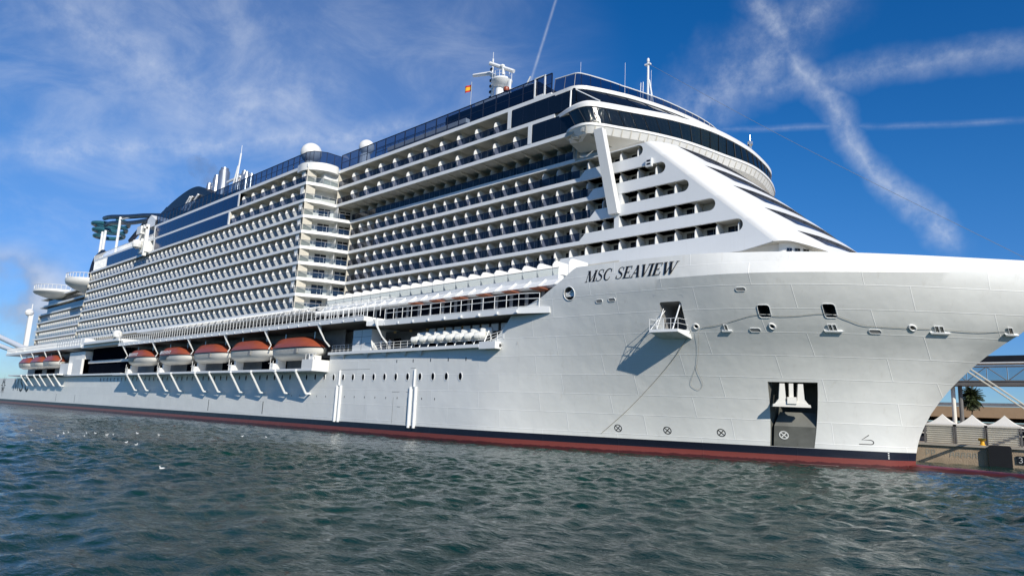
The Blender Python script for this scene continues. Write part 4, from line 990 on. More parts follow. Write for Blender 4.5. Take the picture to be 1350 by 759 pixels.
# ------------------------------------------------------------------ lifeboat deck
m = MB(); m.box(-182, -93.9, -2.85, 2.6, 8.76, 9.12); m.box(-228, -182, -1.2, 2.6, 9.0, 9.4); m.box(-286, -228, -2.85, 2.6, 9.2, 9.56)
m.face([(-286, 2.55, 9), (-93.9, 2.55, 9), (-93.9, 2.55, 16), (-286, 2.55, 16)], 1)
m.build('boat_deck', [M['white'], M['grey']], ship)
m = MB()
for x0 in (-100, -115.5, -131.5, -148.5, -167): m.face([(x0 - 4.5, 2.5, 9.3), (x0 + 4.5, 2.5, 9.3), (x0 + 4.5, 2.5, 11.2), (x0 - 4.5, 2.5, 11.2)])
m.face([(-214, .9, 9.5), (-184, .9, 9.5), (-184, .9, 12.4), (-214, .9, 12.4)]); m.face([(-212, .9, 13.0), (-184, .9, 13.0), (-184, .9, 16.4), (-212, .9, 16.4)])
for x0 in (-242.7, -257.5, -272): m.face([(x0 - 4.5, 2.5, 9.7), (x0 + 4.5, 2.5, 9.7), (x0 + 4.5, 2.5, 11.6), (x0 - 4.5, 2.5, 11.6)])
m.build_each('boat_deck_window', M['recess_glass'], ship)
m = MB(); m.box(-228, -214, -.4, 2.5, 9.4, 15.6); m.box(-232, -224, -1.4, 2, 9.4, 12.5); m.box(-214, -183, .6, 2.5, 12.35, 13.0); m.box(-222, -214, -1.0, 1, 9.4, 13.5); m.build('boat_deck_house', M['warm'], ship)
m = MB(); m.box(-214, -182, -1.6, 4, 16.3, 16.95); m.hexa(smooth_curve([(-214, 1.5), (-213.5, -1.0), (-210, -2.2), (-205, -2.6), (-182, -2.6)], 4) + [(-182, 4)], 16.95, 17.5); m.box(-300, -214, -1.8, 4, 16.5, 17.15); m.box(-300, -216, -.5, 4, 17.15, 19.2)
pr3 = m.build('promenade_deck', M['white'], ship)
railing('promenade_railing', [(-209, -2.4, 17.5), (-182.4, -2.4, 17.5)], 1.3, 1.5, .06, (1, .05), parent=pr3); railing('promenade_railing', [(-238, -1.7, 17.15), (-214.5, -1.7, 17.15)], 1.7, 2.4, .09, (1, .5), parent=pr3); railing('promenade_railing', [(-299, -1.7, 17.15), (-238, -1.7, 17.15)], 1.7, 1.1, .07, (1, .5), parent=pr3)
m = MB(); m.lathe((-184.5, -2.2, 18.6), [(.2, -1.0), (.9, -.7), (1.1, 0), (.9, .7), (.2, 1.0)], 14); m.build('searchlight', M['warm'], ship, smooth=True)
for ft, zf, zt_ in [(x, 5.5, 8.8) for x in (-98.4, -104.8, -113.0, -120.5, -129.2, -135.5, -147.0, -154.0, -165, -172)] + [(x, 6.3, 9.3) for x in (-231, -237.5, -246, -252.5, -261, -268)]:
    m = MB(); m.tube((ft, -.85, zf), (ft, -2.95, zt_), .19 if ft > -200 else .26, 8); m.box(ft - .14, ft + .14, -.95, .0, zf - .16, zf + .1); m.box(ft - .25, ft + .25, -3.1, -2.86, zt_ - .12, zt_ + .2); m.build('deck_strut', M['white'], ship)
m = MB(); m.box(-97.0, -93.9, -2.8, .2, 9.12, 10.5); m.build('bow_end_bulwark', M['warm'], ship)
m = MB()
for x in (-97, -96, -95, -94.2): m.tube((x, -2.2, 10.4), (x, -2.2, 11.4), .05, 5)
m.tube((-97, -2.2, 11.4), (-94, -2.2, 11.4), .05, 5); m.box(-96.5, -95.2, -2.0, -.6, 10.4, 11.2); m.build('winch_guard', M['warm'], ship)
for x in (-110.6, -125.8, -142.0, -160.5, -179.0): arm(x, -2.2, 15.65, 12.6, -1.6)
for x in (-235.3, -250, -264.8, -279.3): arm(x, -1.6, 16.5, 13.2, -1.2)
def cradle(x):
    m = MB(); m.box(x - .5, x + .5, -1.7, -.2, 9.12, 10.2); m.box(x + .3, x + .9, -1.2, .3, 9.12, 11.0); m.add([(x - 4.2, .3, 9.1), (x - 3.4, .3, 9.1), (x - 2.4, 1.2, 11.6), (x - 3.2, 1.2, 11.6), (x - 4.2, .9, 9.1), (x - 3.4, .9, 9.1), (x - 2.4, 1.8, 11.6), (x - 3.2, 1.8, 11.6)], [(0, 1, 2, 3), (4, 7, 6, 5), (0, 3, 7, 4), (1, 5, 6, 2), (2, 6, 7, 3)], 1)
    m.tube((x, -2.0, 9.1), (x, -2.0, 11.2), .05, 5); m.tube((x + .9, -2.0, 9.1), (x + .9, -2.0, 10.6), .05, 5); m.tube((x - .6, -2.0, 10.2), (x + .9, -2.0, 10.2), .04, 5); return m.build('boat_winch', [M['warm'], M['grey']], ship)
for x in (-108.3, -123.4, -139.3, -156.8, -176): cradle(x)

# ------------------------------------------------------------------ bridge
LIP = smooth_curve([(-54.4, 7.2), (-53.2, 6.1), (-51.3, 5.6), (-49.9, 5.85), (-48.6, 7.3), (-47.35, 9.5), (-45.95, 11.8), (-44.55, 14.7), (-43.35, 17.8), (-42.3, 21.8), (-41.5, 25.6), (-40.6, 29.5), (-40.3, 33), (-40.7, 37.5), (-41.8, 42), (-43.4, 45.6), (-46.5, 47.6), (-50, 47.5)], 6)
ROOF = smooth_curve([(-55.8, 7.1), (-53.3, 6.35), (-51.4, 6.15), (-50.1, 6.7), (-48.8, 8.6), (-47.3, 11.2), (-45.75, 13.9), (-44.2, 16.9), (-42.4, 21.8), (-41.6, 26.0), (-41.2, 31.2), (-41.35, 35.5), (-42.2, 41.5), (-43.6, 45), (-46.5, 47.1), (-50, 47.0)], 6)
def inset(c, d):
    o = []
    for i, p in enumerate(c):
        a = np.array(c[max(i - 1, 0)]); b = np.array(c[min(i + 1, len(c) - 1)]); t = (b - a) / (np.linalg.norm(b - a) + 1e-9); n = np.array([-t[1], t[0]])
        if n @ (np.array((-58, 25)) - np.array(p)) < 0: n = -n
        o.append((p[0] + n[0] * d, p[1] + n[1] * d))
    return o
def at(c, z): return [(p[0], p[1], z) for p in c]
def resamp(c, n):
    P = np.array(c); s = np.concatenate([[0], np.cumsum(np.linalg.norm(np.diff(P, axis=0), axis=1))]); q = np.linspace(0, s[-1], n); return [(float(np.interp(x, s, P[:, 0])), float(np.interp(x, s, P[:, 1]))) for x in q]
NB = 91
lip = resamp(LIP, NB); lipi = inset(lip, .28); roof = resamp(ROOF, NB); winb = inset(lip, .75); wint = inset(roof, .12)
m = MB()
m.strip(at(lip, 39.12), at(lip, 39.42)); m.strip(at(lip, 39.42), at(inset(lip, .12), 39.42)); m.strip(at(inset(lip, .12), 39.42), at(inset(lip, .14), 39.2)); m.strip(at(inset(lip, .14), 39.2), at(winb, 39.2))
m.strip(at(lip, 39.12), at(inset(lip, .1), 39.10)); fb = inset(lip, .62); m.strip(at(inset(lip, .1), 39.10), at(fb, 38.25))
sof = []
for k in range(9):                                # cove under the walkway down to the raked front
    t = k / 8; row = []
    for i in range(NB):
        a = np.array(fb[i]); u = i / (NB - 1)
        tgt = np.array((-50.5 + 4.0 * math.sin(math.pi * min(1, max(0, (u - .02) / .9))) ** .8, lerp(9.4, 45, u ** 1.05)))
        e = t ** 0.9; row.append((lerp(a[0], tgt[0], e), lerp(a[1], tgt[1], e), 38.25 - 2.1 * (1 - math.sqrt(max(0, 1 - t * t)))))
    sof.append(row)
m.grid(sof)
bridge = m.build('bridge', M['warm'], ship, smooth=True)
m = MB()
for i in range(8, NB - 8, 2):
    a, b = inset(lip, .08)[i], fb[i]; t = np.array(lip[i + 1]) - np.array(lip[i - 1]); t = t / np.linalg.norm(t) * .06; n = (np.array(a) - np.array(b)); n = n / np.linalg.norm(n)
    o_ = n * .02
    m.add([(a[0] - t[0] + o_[0], a[1] - t[1] + o_[1], 39.1), (a[0] + t[0] + o_[0], a[1] + t[1] + o_[1], 39.1), (b[0] + t[0] + n[0] * .16, b[1] + t[1] + n[1] * .16, 38.22), (b[0] - t[0] + n[0] * .16, b[1] - t[1] + n[1] * .16, 38.22)], [(0, 1, 2, 3)], 0)
m.build_each('walkway_bracket', M['cream'], bridge)
m = MB(); m.strip(at(roof, 41.95), at(roof, 42.45)); m.strip(at(roof, 42.45), at(inset(roof, .35), 42.85)); m.strip(at(inset(roof, .35), 42.85), at(inset(roof, 4), 42.95)); m.strip(at(roof, 41.95), at(inset(roof, .6), 41.9)); m.build('bridge_roof', M['warm'], bridge, smooth=True)
nw = 30; wb = resamp(winb, nw * 3 + 1); wt = resamp(wint, nw * 3 + 1); wb = wb[4:]; wt = wt[4:]
for k in range((len(wb) - 1) // 3):
    i = 3 * k; m = MB(); m.strip([(lerp(wb[j][0], wb[j + 1][0], .06 if j == i else 0), lerp(wb[j][1], wb[j + 1][1], .06 if j == i else 0), 39.45) for j in range(i, i + 4)], [(wt[j][0], wt[j][1], 41.95) for j in range(i, i + 4)]); m.build('bridge_window', M['bridge_glass'], bridge)
m = MB()
for i in range(0, len(wb), 3):
    a = Vector((*wb[i], 39.3)); b = Vector((*wt[i], 42.0)); out_ = (Vector((*lip[min(NB - 1, int(i / len(wb) * NB) + 2)], 39.3)) - a); out_.z = 0; out_ = out_.normalized() * .05; m.tube(a + out_, b + out_, .06, 4)
m.build('window_mullion', M['black'], bridge)
m = MB(); m.strip([(p[0], p[1], 39.2) for p in inset(winb, .2)], [(p[0], p[1], 39.46) for p in inset(winb, -.02)]); m.strip(at(inset(winb, 1.4), 39.3), at(inset(wint, 1.4), 42)); m.build('bridge_interior', M['frame_dark'], bridge)
m = MB(); m.hexa([(-53.9, 6.4), (-52.2, 6.0), (-52.0, 7.6), (-53.7, 7.9)], 38.6, 39.0)
m.add([(-54.6, 7.1, 38.95), (-50.6, 5.9, 38.5), (-48.5, 9.2, 36.9), (-53.6, 9.2, 37.3)], [(0, 1, 2, 3)]); m.tube((-52.6, 6.4, 38.6), (-51.6, 6.6, 38.15), .28, 8); m.tube((-53.2, 6.6, 38.6), (-52.4, 7.4, 38.1), .2, 8); m.build('wing_underside', M['ceiling'], bridge); m = MB(); m.box(-56.5, -50.3, 9.7, 13, 36.2, 38.1); m.build('wing_root', M['white'], bridge)
m = MB(); q = []
foot = Vector((-47.7, 8.9, 28.0)); head = Vector((-48.8, 5.9 + .7, 38.5))
fv = [(-.66, -.15), (.66, -.15), (.66, .7), (-.66, .7)]
m.add([(foot.x + a, foot.y + b - .3, foot.z) for a, b in fv] + [(head.x + a * .95, head.y + b, head.z) for a, b in fv], [(3, 2, 1, 0), (4, 5, 6, 7), (0, 1, 5, 4), (1, 2, 6, 5), (2, 3, 7, 6), (3, 0, 4, 7)])
m.build('wing_strut', M['warm'], ship)
# upper deck over the bridge: fascia, sloping glass, wind screen
UF = smooth_curve([(-57.0, 7.0), (-55.0, 6.95), (-53.2, 7.0), (-51.9, 8.0), (-50.35, 10.7), (-48.95, 13.7), (-47.8, 17.2), (-46.7, 21.3), (-45.9, 26), (-45.4, 31), (-45.6, 36), (-47, 41), (-50, 44)], 6)
uf = resamp(UF, 81); m = MB(); m.strip(at(uf, 45.25), at(uf, 45.75)); m.strip(at(uf, 45.75), at(inset(uf, .5), 45.98)); m.strip(at(inset(uf, .5), 45.98), at(inset(uf, 4), 46.0)); m.strip(at(uf, 45.25), at(inset(uf, .9), 44.85)); m.build('upper_fascia', M['warm'], ship, smooth=True)
m = MB()
for i in range(3, 78, 2):
    a = inset(uf, -.01)[i]; t = np.array(uf[i + 1]) - np.array(uf[i - 1]); t = t / np.linalg.norm(t) * .05; b = inset(uf, .5)[i]
    m.face([(a[0] - t[0], a[1] - t[1], 45.3), (a[0] + t[0], a[1] + t[1], 45.3), (b[0] + t[0], b[1] + t[1], 45.05), (b[0] - t[0], b[1] - t[1], 45.05)])
m.build_each('fascia_bracket', M['ceiling'], ship)
m = MB(); ri = resamp(inset(ROOF, 1.0), 81); m.strip(at(ri, 42.9), at(inset(uf, .12), 45.22)); m.build('sloping_window', M['dark_glass'], ship, smooth=True)
m = MB()
for i in range(0, 81, 5): m.tube((*ri[i], 42.95), (*inset(uf, .08)[i], 45.2), .04, 4)
m.build('sloping_window_mullion', M['frame_dark'], ship); m = MB()
m.tube((-53.6, 6.9, 42.8), (-53.6, 7.0, 45.2), .12, 6); m.tube((-53.0, 7.2, 45.2), (-49.6, 7.9, 42.9), .09, 6); m.build('sloping_window_frame', M['white'], ship)
SC = [tuple(lerp(np.array(a), np.array(b), min(1, i / 22)).tolist()) for i, (a, b) in enumerate(zip(inset(uf, .45), inset(uf, 2.0)))]; SCt = [tuple(lerp(np.array(a), np.array(b), min(1, i / 22)).tolist()) for i, (a, b) in enumerate(zip(inset(uf, .7), inset(uf, 2.3)))]
m = MB(); m.strip(at(SC, 46.0), at(SCt, 48.1)); m.build('wind_screen', M['screen_glass'], ship)
m = MB()
for i in range(0, 81, 3): m.tube((*SC[i], 46.0), (*SCt[i], 48.1), .045, 4)
m.build('wind_screen_post', M['frame_dark'], ship); m = MB(); m.poly([(*p, 48.1) for p in SCt], .08, 5); m.build('wind_screen_rail', M['white'], ship)
def screen(x0, x1, Y, z0, z1, step, mt='frame_dark', yb=0.0):
    m = MB(); m.face([(x0, Y, z0), (x1, Y, z0), (x1, Y, z1), (x0, Y, z1)]); g = m.build('wind_screen', M['screen_glass'], ship)
    f = MB()
    for x in frange(x0, x1, step): f.box(x - .07, x + .07, Y - .05, Y + .05, z0, z1)
    f.box(x0, x1, Y - .06, Y + .06, z1 - .06, z1 + .06); f.box(x0, x1, Y - .03, Y + .03, lerp(z0, z1, .5), lerp(z0, z1, .5) + .06); f.build('screen_frame', M[mt], g)
screen(-181, -110.6, LY + .3, ZA + .28, 48.5, 2.1); screen(-107.4, -57.2, UY + .3, ZA + .28, 48.9, 2.6)
m = MB(); f = MB(); pts = [(-110.6, LY + .3), (-108.9, LY + .9), (-107.6, LY + 2.8), (-107.4, UY + .3)]
for a, b in zip(pts[:-1], pts[1:]):
    m.face([(*a, ZA + .6), (*b, ZA + .6), (*b, 48.6), (*a, 48.6)]); f.tube((*a, 48.6), (*b, 48.6), .07, 5)
    for t in (0, .5): f.tube((lerp(a[0], b[0], t), lerp(a[1], b[1], t), ZA + .6), (lerp(a[0], b[0], t), lerp(a[1], b[1], t), 48.6), .06, 4)
g = m.build('wind_screen', M['screen_glass'], ship); f.build('screen_frame', M['frame_dark'], g)
m = MB(); m.box(-60.2, -58.6, UY + .1, UY + .3, 46, 46.3)
for x in (-60.2, -58.4): m.box(x - .09, x + .09, UY + .15, UY + .33, 46, 49.0)
m.box(-60.3, -58.3, UY + .15, UY + .33, 48.9, 49.05); m.build('screen_gate', M['white'], ship)
m = MB(); m.box(-100, -62, 9.5, 14, 46, 47.6); m.box(-96, -76, 9.0, 13, 47.6, 48.3); m.build('sun_deck_house', M['white'], ship)
m = MB(); m.box(-82, -62, 10.0, 18, 47.0, 50.3); m.box(-80, -66, 12.0, 18, 50.3, 51.0); m.build('top_house', M['frame_dark'], ship)
railing('sun_deck_railing', [(-100, 9.4, 47.6), (-78, 9.4, 47.6)], 1.5, 2.2, .05, (1, .5), 'frame_dark')
# radomes
def radome(x, y, z, r):
    m = MB(); pr = [(r * math.cos(a), r * math.sin(a)) for a in [math.radians(q) for q in range(-60, 91, 12)]]; m.lathe((x, y, z), [(r * .5, -r * 1.7), (r * .5, -r * .87)] + pr[:-1] + [(.02, r)], 24); return m.build('radome', M['warm'], ship, smooth=True)
radome(-113.1, 4.2, 49.7, 1.95); radome(-106.9, 12.0, 51.9, 1.45)
m = MB(); m.lathe((-107.2, 12, 46), [(1.2, 0), (1.0, 4.4)], 12); m.build('radome_pedestal', M['warm'], ship)

# ------------------------------------------------------------------ radar mast
rm = MB(); rm.lathe((-75.0, 15, 46), [(.75, 0), (.7, 10.0)], 12); rm.box(-76.75, -76.4, 14.8, 15.2, 46, 57); rm.box(-73.0, -72.65, 14.8, 15.2, 46, 56.2); rm.tube((-76.5, 14.8, 56.2), (-75.0, 14.8, 54.8), .12, 5); rm.tube((-76.5, 14.8, 53.5), (-72.8, 14.8, 53.9), .1, 5)
rm.lathe((-74.6, 15, 55.7), [(.7, -.5), (1.55, .15), (1.75, .5), (1.7, .75)], 20)
mast = rm.build('radar_mast', M['white'], ship, smooth=True)
m = MB(); m.tube((-75.9, 13.4, 59.2), (-71.6, 14.6, 56.9), .32, 8); m.build('radar_scanner', M['white'], mast, smooth=True)
m = MB(); m.tube((-73.4, 14, 56.7), (-73.4, 14, 58.3), .22, 8); m.lathe((-73.6, 14, 58.1), [(.3, -.2), (.45, 0), (.3, .3)], 10); m.build('scanner_pedestal', M['white'], mast)
m = MB(); m.poly([(-80.6, 14.2, 58.9), (-77.0, 14.6, 58.3), (-75.4, 15, 57.0)], .3, 6, [.28, .34, .45]); m.build('yardarm', M['white'], mast, smooth=True)
m = MB(); m.tube((-76.9, 15, 53), (-76.9, 15, 61.0), .14, 6); m.tube((-76.9, 15, 61), (-76.9, 15, 62.2), .04, 5)
for z in frange(54, 60, 1.0): m.box(-77.3, -76.8, 14.8, 15.2, z, z + .4, 1)
m.build('mast_pole', [M['white'], M['black']], mast)
m = MB()
for a in range(0, 360, 30):
    c, s_ = math.cos(math.radians(a)), math.sin(math.radians(a)); m.tube((-74.6 + 1.6 * c, 15 + 1.6 * s_, 56.4), (-74.6 + 1.6 * c, 15 + 1.6 * s_, 57.5), .04, 4)
for z in (56.95, 57.5): m.poly([(-74.6 + 1.6 * math.cos(math.radians(a)), 15 + 1.6 * math.sin(math.radians(a)), z) for a in range(0, 360, 20)], .04, 4, closed=True)
m.build('mast_railing', M['white'], mast)
m = MB(); m.tube((-72.5, 15, 54.3), (-66.8, 14, 53.0), .12, 6); m.tube((-68.5, 14.2, 53.3), (-67.6, 14.2, 54.6), .12, 6); m.tube((-72.3, 15, 53.3), (-66.6, 14, 52.2), .09, 5); m.lathe((-70, 14, 52.4), [(.1, -.4), (.5, 0), (.1, .5)], 8); m.build('horn_boom', M['white'], mast)
m = MB(); m.lathe((-69.5, 11.0, 51.8), [(.12, -.4), (.42, -.3), (.5, 0), (.42, .3), (.12, .4)], 10); m.build('warning_light', M['orange'], ship, smooth=True)
m = MB(); m.box(-83.5, -68, 13, 17.5, 51.0, 51.5); m.box(-79, -71.5, 13.5, 16.5, 51.5, 53.2); m.build('mast_house', M['white'], ship)
# flag
m = MB(); fl = empty('flag', (-81.0, 14.2, 57.2)); tag(fl, 'small red and yellow striped flag flying from the mast yardarm', 'flag')
rows = []
for i in range(9):
    t = i / 8; rows.append([(-t * 1.55, .22 * math.sin(t * 6.5), .45 - j * .3 - .35 * t) for j in range(5)])
for k, (a, b, mt) in enumerate(((0, 1, 0), (1, 3, 1), (3, 4, 0))): m.grid([r_[a:b + 1] for r_ in rows], mt)
m.build('cloth', [M['red'], M['gold']], fl); m = MB(); m.tube((.08, 0, .7), (.08, 0, -8), .03, 5); m.build('halyard', M['ropew'], fl)
# fore mast on the bridge roof
m = MB(); m.tube((-51.6, 22, 46), (-51.6, 22, 54.8), .22, 8, .16); m.tube((-51.2, 22, 48.5), (-51.2, 22.6, 46), .1, 5); m.poly([(-50.3, 22, 46), (-51.4, 22, 52.0)], .12, 6); m.box(-52.1, -51.2, 21.8, 22.2, 54.4, 54.6); m.lathe((-51.6, 22, 54.8), [(.1, 0), (.22, .15), (.18, .55), (.05, .7)], 8)
m.tube((-53.0, 22, 46), (-52.8, 22, 52), .04, 4); m.tube((-52.5, 22, 46), (-52.4, 22, 52), .04, 4)
for z in frange(46.5, 51.8, .5): m.tube((-53, 22, z), (-52.45, 22, z), .025, 4)
m.build('fore_mast', M['white'], ship)
for x, y, h_ in ((-53.4, 8.6, 3.2), (-49.8, 13.6, 4), (-48.4, 17.8, 4.2)):
    m = MB(); m.tube((x, y, 46), (x, y, 46 + h_ + .6), .016, 4); m.build('whip_antenna', M['white'], ship)
m = MB(); m.lathe((-42.3, 35, 43.2), [(.25, 0), (.2, .6), (.4, .9), (.4, 1.3), (.1, 1.5)], 8); m.tube((-42.3, 35, 44), (-42.3, 35, 45.6), .04, 4); m.build('roof_camera', M['silver'], ship)

# ------------------------------------------------------------------ funnel
m = MB(); prof = smooth_curve([(-211, 46), (-208.5, 53.0), (-198, 56.4), (-188, 58.2), (-181, 58.4), (-176, 57.2), (-170, 54.6), (-162, 52.5), (-156, 50.0), (-155, 46)], 5)
for y0, y1 in ((10, 13),): m.prismY(prof, 10.0, 26.0)
fun = m.build('funnel', M['black'], ship)
m = MB(); m.box(-172, -158, 11.0, 25, 46, 53.5); m.box(-166, -155, 9.5, 24, 46, 51); m.build('funnel_base', M['frame_dark'], fun)
for x, y, z, r in ((-181.5, 12, 57.9, .55), (-178.6, 12.5, 59.6, .75), (-175.6, 13, 61.2, .95), (-171.4, 13, 62.2, 1.35), (-165.2, 14, 59.6, .8), (-163.2, 14.5, 60.2, .85), (-161.2, 14.2, 59.4, .8), (-159.2, 14.5, 58.6, .7)):
    m = MB(); m.lathe((x, y, 53), [(r, 0), (r, z - 53 - 1.0), (r * .72, z - 53 - .4), (r * .72, z - 53)], 12); m.build('exhaust_pipe', M['silver'], fun, smooth=True)
m = MB(); m.tube((-167.2, 11.5, 54), (-168.0, 11.5, 60.6), .35, 6); m.tube((-160.6, 11.5, 54), (-159.6, 11.5, 63.0), .2, 6); m.tube((-159.6, 11.5, 63), (-159.6, 11.5, 65), .06, 5); m.tube((-162.6, 11.5, 54), (-160.4, 11.5, 60), .18, 6); m.box(-166, -159, 11.5, 11.9, 56.8, 57.3); m.build('funnel_frame', M['white'], fun)
m = MB()
for k, pts in enumerate(([(-192.5, 51.0), (-189.5, 52.7)], [(-189, 51.4), (-183, 56.0)], [(-185.8, 52.2), (-181.5, 55.8)], [(-187.5, 53.2), (-179.5, 54.2)], [(-183, 52.4), (-177.6, 55.6)])):
    a, b = pts; m.tube((a[0], 9.8 - .03 * k, a[1]), (b[0], 9.8 - .03 * k, b[1]), .28, 5)
m.build('funnel_emblem', M['white'], fun)
# ------------------------------------------------------------------ water slides
m = MB(); cx, cy = -254.0, 12.0
pts = []
for i in range(120):
    a = 2 * math.pi * i / 42; R = lerp(5.4, 4.0, min(1, i / 119)); pts.append((cx + R * math.cos(a), cy + R * math.sin(a), lerp(61.3, 55.6, i / 119)))
m.poly(pts, .68, 8); slide = m.build('water_slide', M['teal'], ship, smooth=True)
m = MB(); m.poly(smooth_curve([(-250.5, 9.0, 61.2), (-240, 7.8, 59.6), (-225, 8, 57.2), (-210, 8, 55.0), (-196, 8, 52.6)], 6), .7, 8); m.poly(smooth_curve([(-250, 9.4, 58.9), (-238, 8, 57.4), (-222, 8, 54.8), (-206, 8, 53.0)], 6), .65, 8); m.poly(smooth_curve([(-222, 9, 49.5), (-216, 9, 51.6), (-210, 8.6, 52.8), (-202, 8, 53.0)], 6), .7, 8); m.build('flume', M['frame_dark'], slide, smooth=True)
m = MB()
for x, y, z0, z1 in ((-228, 7.2, 45, 57.4), (-243.5, 8, 44, 55.8), (-246.5, 8, 44, 55.8), (-252, 10, 44, 56)): m.tube((x, y, z0), (x, y, z1), .38, 8)
m.tube((-228, 7.2, 56.6), (-218, 8, 56.0), .22, 6); m.build_each('slide_support', M['white'], slide)
m = MB(); m.box(-204, -183, 8, 20, 46, 50.6); m.add([(-196, 6.0, 50), (-186, 6.0, 50), (-183, 6.0, 52.0), (-188, 6.0, 53.2), (-196, 18, 50), (-186, 18, 50), (-183, 18, 52), (-188, 18, 53.2)], [(0, 1, 2, 3), (4, 7, 6, 5), (0, 3, 7, 4), (3, 2, 6, 7), (2, 1, 5, 6)]); m.build('slide_tower', M['frame_dark'], ship)
m = MB(); m.add([(-186.5, LY, 46), (-181, LY, 46), (-181, LY, 47.5), (-184.5, LY, 49.3), (-186.5, LY, 48.3), (-186.5, LY + 4, 46), (-181, LY + 4, 46), (-181, LY + 4, 47.5), (-184.5, LY + 4, 49.3), (-186.5, LY + 4, 48.3)], [(0, 1, 2, 3, 4), (5, 9, 8, 7, 6), (2, 7, 8, 3), (3, 8, 9, 4), (4, 9, 5, 0)]); m.build('screen_end_block', M['white'], ship)
# aft pool decks
m = MB(); m.box(-228, -187, LY + 4, 20, ZB, 45.2); m.box(-222, -190, LY + 6, 20, 45.2, 47.4); m.build('aft_pool_deck', M['white'], ship)
railing('aft_deck_railing', [(-227.5, LY + .3, ZB + .26), (-187.5, LY + .3, ZB + .26)], 1.5, .95, .07, (1, .1)); railing('aft_deck_railing', [(-222, LY + 4.2, 45.2), (-187.5, LY + 4.2, 45.2)], 1.5, .95, .07, (1, .1)); railing('aft_deck_railing', [(-224, LY + 7.2, 47.4), (-200, LY + 7.2, 47.4)], 1.3, 1.2, .05, (1, .5), 'silver')
m = MB(); m.box(-187.0, -182.5, .4, 2.5, 39.4, 42.2); m.box(-186.2, -185.4, .2, 1.2, 40, 45.6); m.box(-183.4, -182.8, .2, 1.0, 38.4, 46.4); m.lathe((-185.2, -.6, 41.4), [(.2, -1.2), (1.0, -.8), (1.2, 0), (1.0, .8), (.2, 1.2)], 12); m.box(-186.8, -184, -.6, .4, 44, 46); m.box(-186.5, -182.8, -.3, .6, 45.2, 45.7); m.tube((-186, -.2, 42), (-183, -.2, 46), .25, 6); m.build('deck_crane', M['warm'], ship)
# curved slide hoops aft
m = MB()
for k in range(4): m.poly([(-240 - 5.5 * math.cos(a) + k * 1.2, 6, 40.5 + k * .25 + 6.5 * math.sin(a)) for a in [math.radians(q) for q in range(-40, 120, 12)]], .42, 6)
m.build('slide_hoop', M['frame_dark'], ship, smooth=True)
# aft wing platforms
def bowl(x, y, z, r, h):
    m = MB(); m.lathe((x, y, z), [(r * .35, -h * 1.5), (r * .75, -h), (r * .96, -h * .45), (r, -.1), (r, .6), (r * .97, .6), (r * .95, .1)], 36); o = m.build('wing_terrace', M['warm'], ship, smooth=True); q = MB()
    for k in range(44):
        a = 2 * math.pi * k / 44; q.tube((x + r * .98 * math.cos(a), y + r * .98 * math.sin(a), z + .6), (x + r * .98 * math.cos(a), y + r * .98 * math.sin(a), z + 2.0), .08, 4)
    q.poly([(x + r * .98 * math.cos(2 * math.pi * k / 44), y + r * .98 * math.sin(2 * math.pi * k / 44), z + 2.0) for k in range(44)], .1, 4, closed=True); q.build('terrace_railing', M['white'], o)
bowl(-235.5, 5.5, 37.2, 8.2, 2.0); bowl(-270, 6.5, 37.0, 9.5, 1.2)
m = MB(); m.box(-232, -226, 6, 20, 38, 42); m.box(-262, -236, 9, 20, ZD, 39); m.build('aft_deckhouse', M['warm'], ship)
m = MB(); m.box(-307.4, -305.8, 4.2, 5.6, 17, 33.5); m.lathe((-306.5, 4.4, 33.2), [(.5, -1.3), (1.2, -.8), (1.5, 0), (1.2, .9), (.4, 1.4)], 12); m.tube((-306.5, 5, 34), (-306.5, 5, 36.5), .2, 6); m.build('stern_tower', M['warm'], ship)
m = MB(); m.tube((-330, 0, 25.2), (-280, 0, 18.2), .95, 10); m.tube((-330, 0, 22), (-292, 0, 17.6), .8, 10); m.build('stern_beam', M['white'], ship, smooth=True)

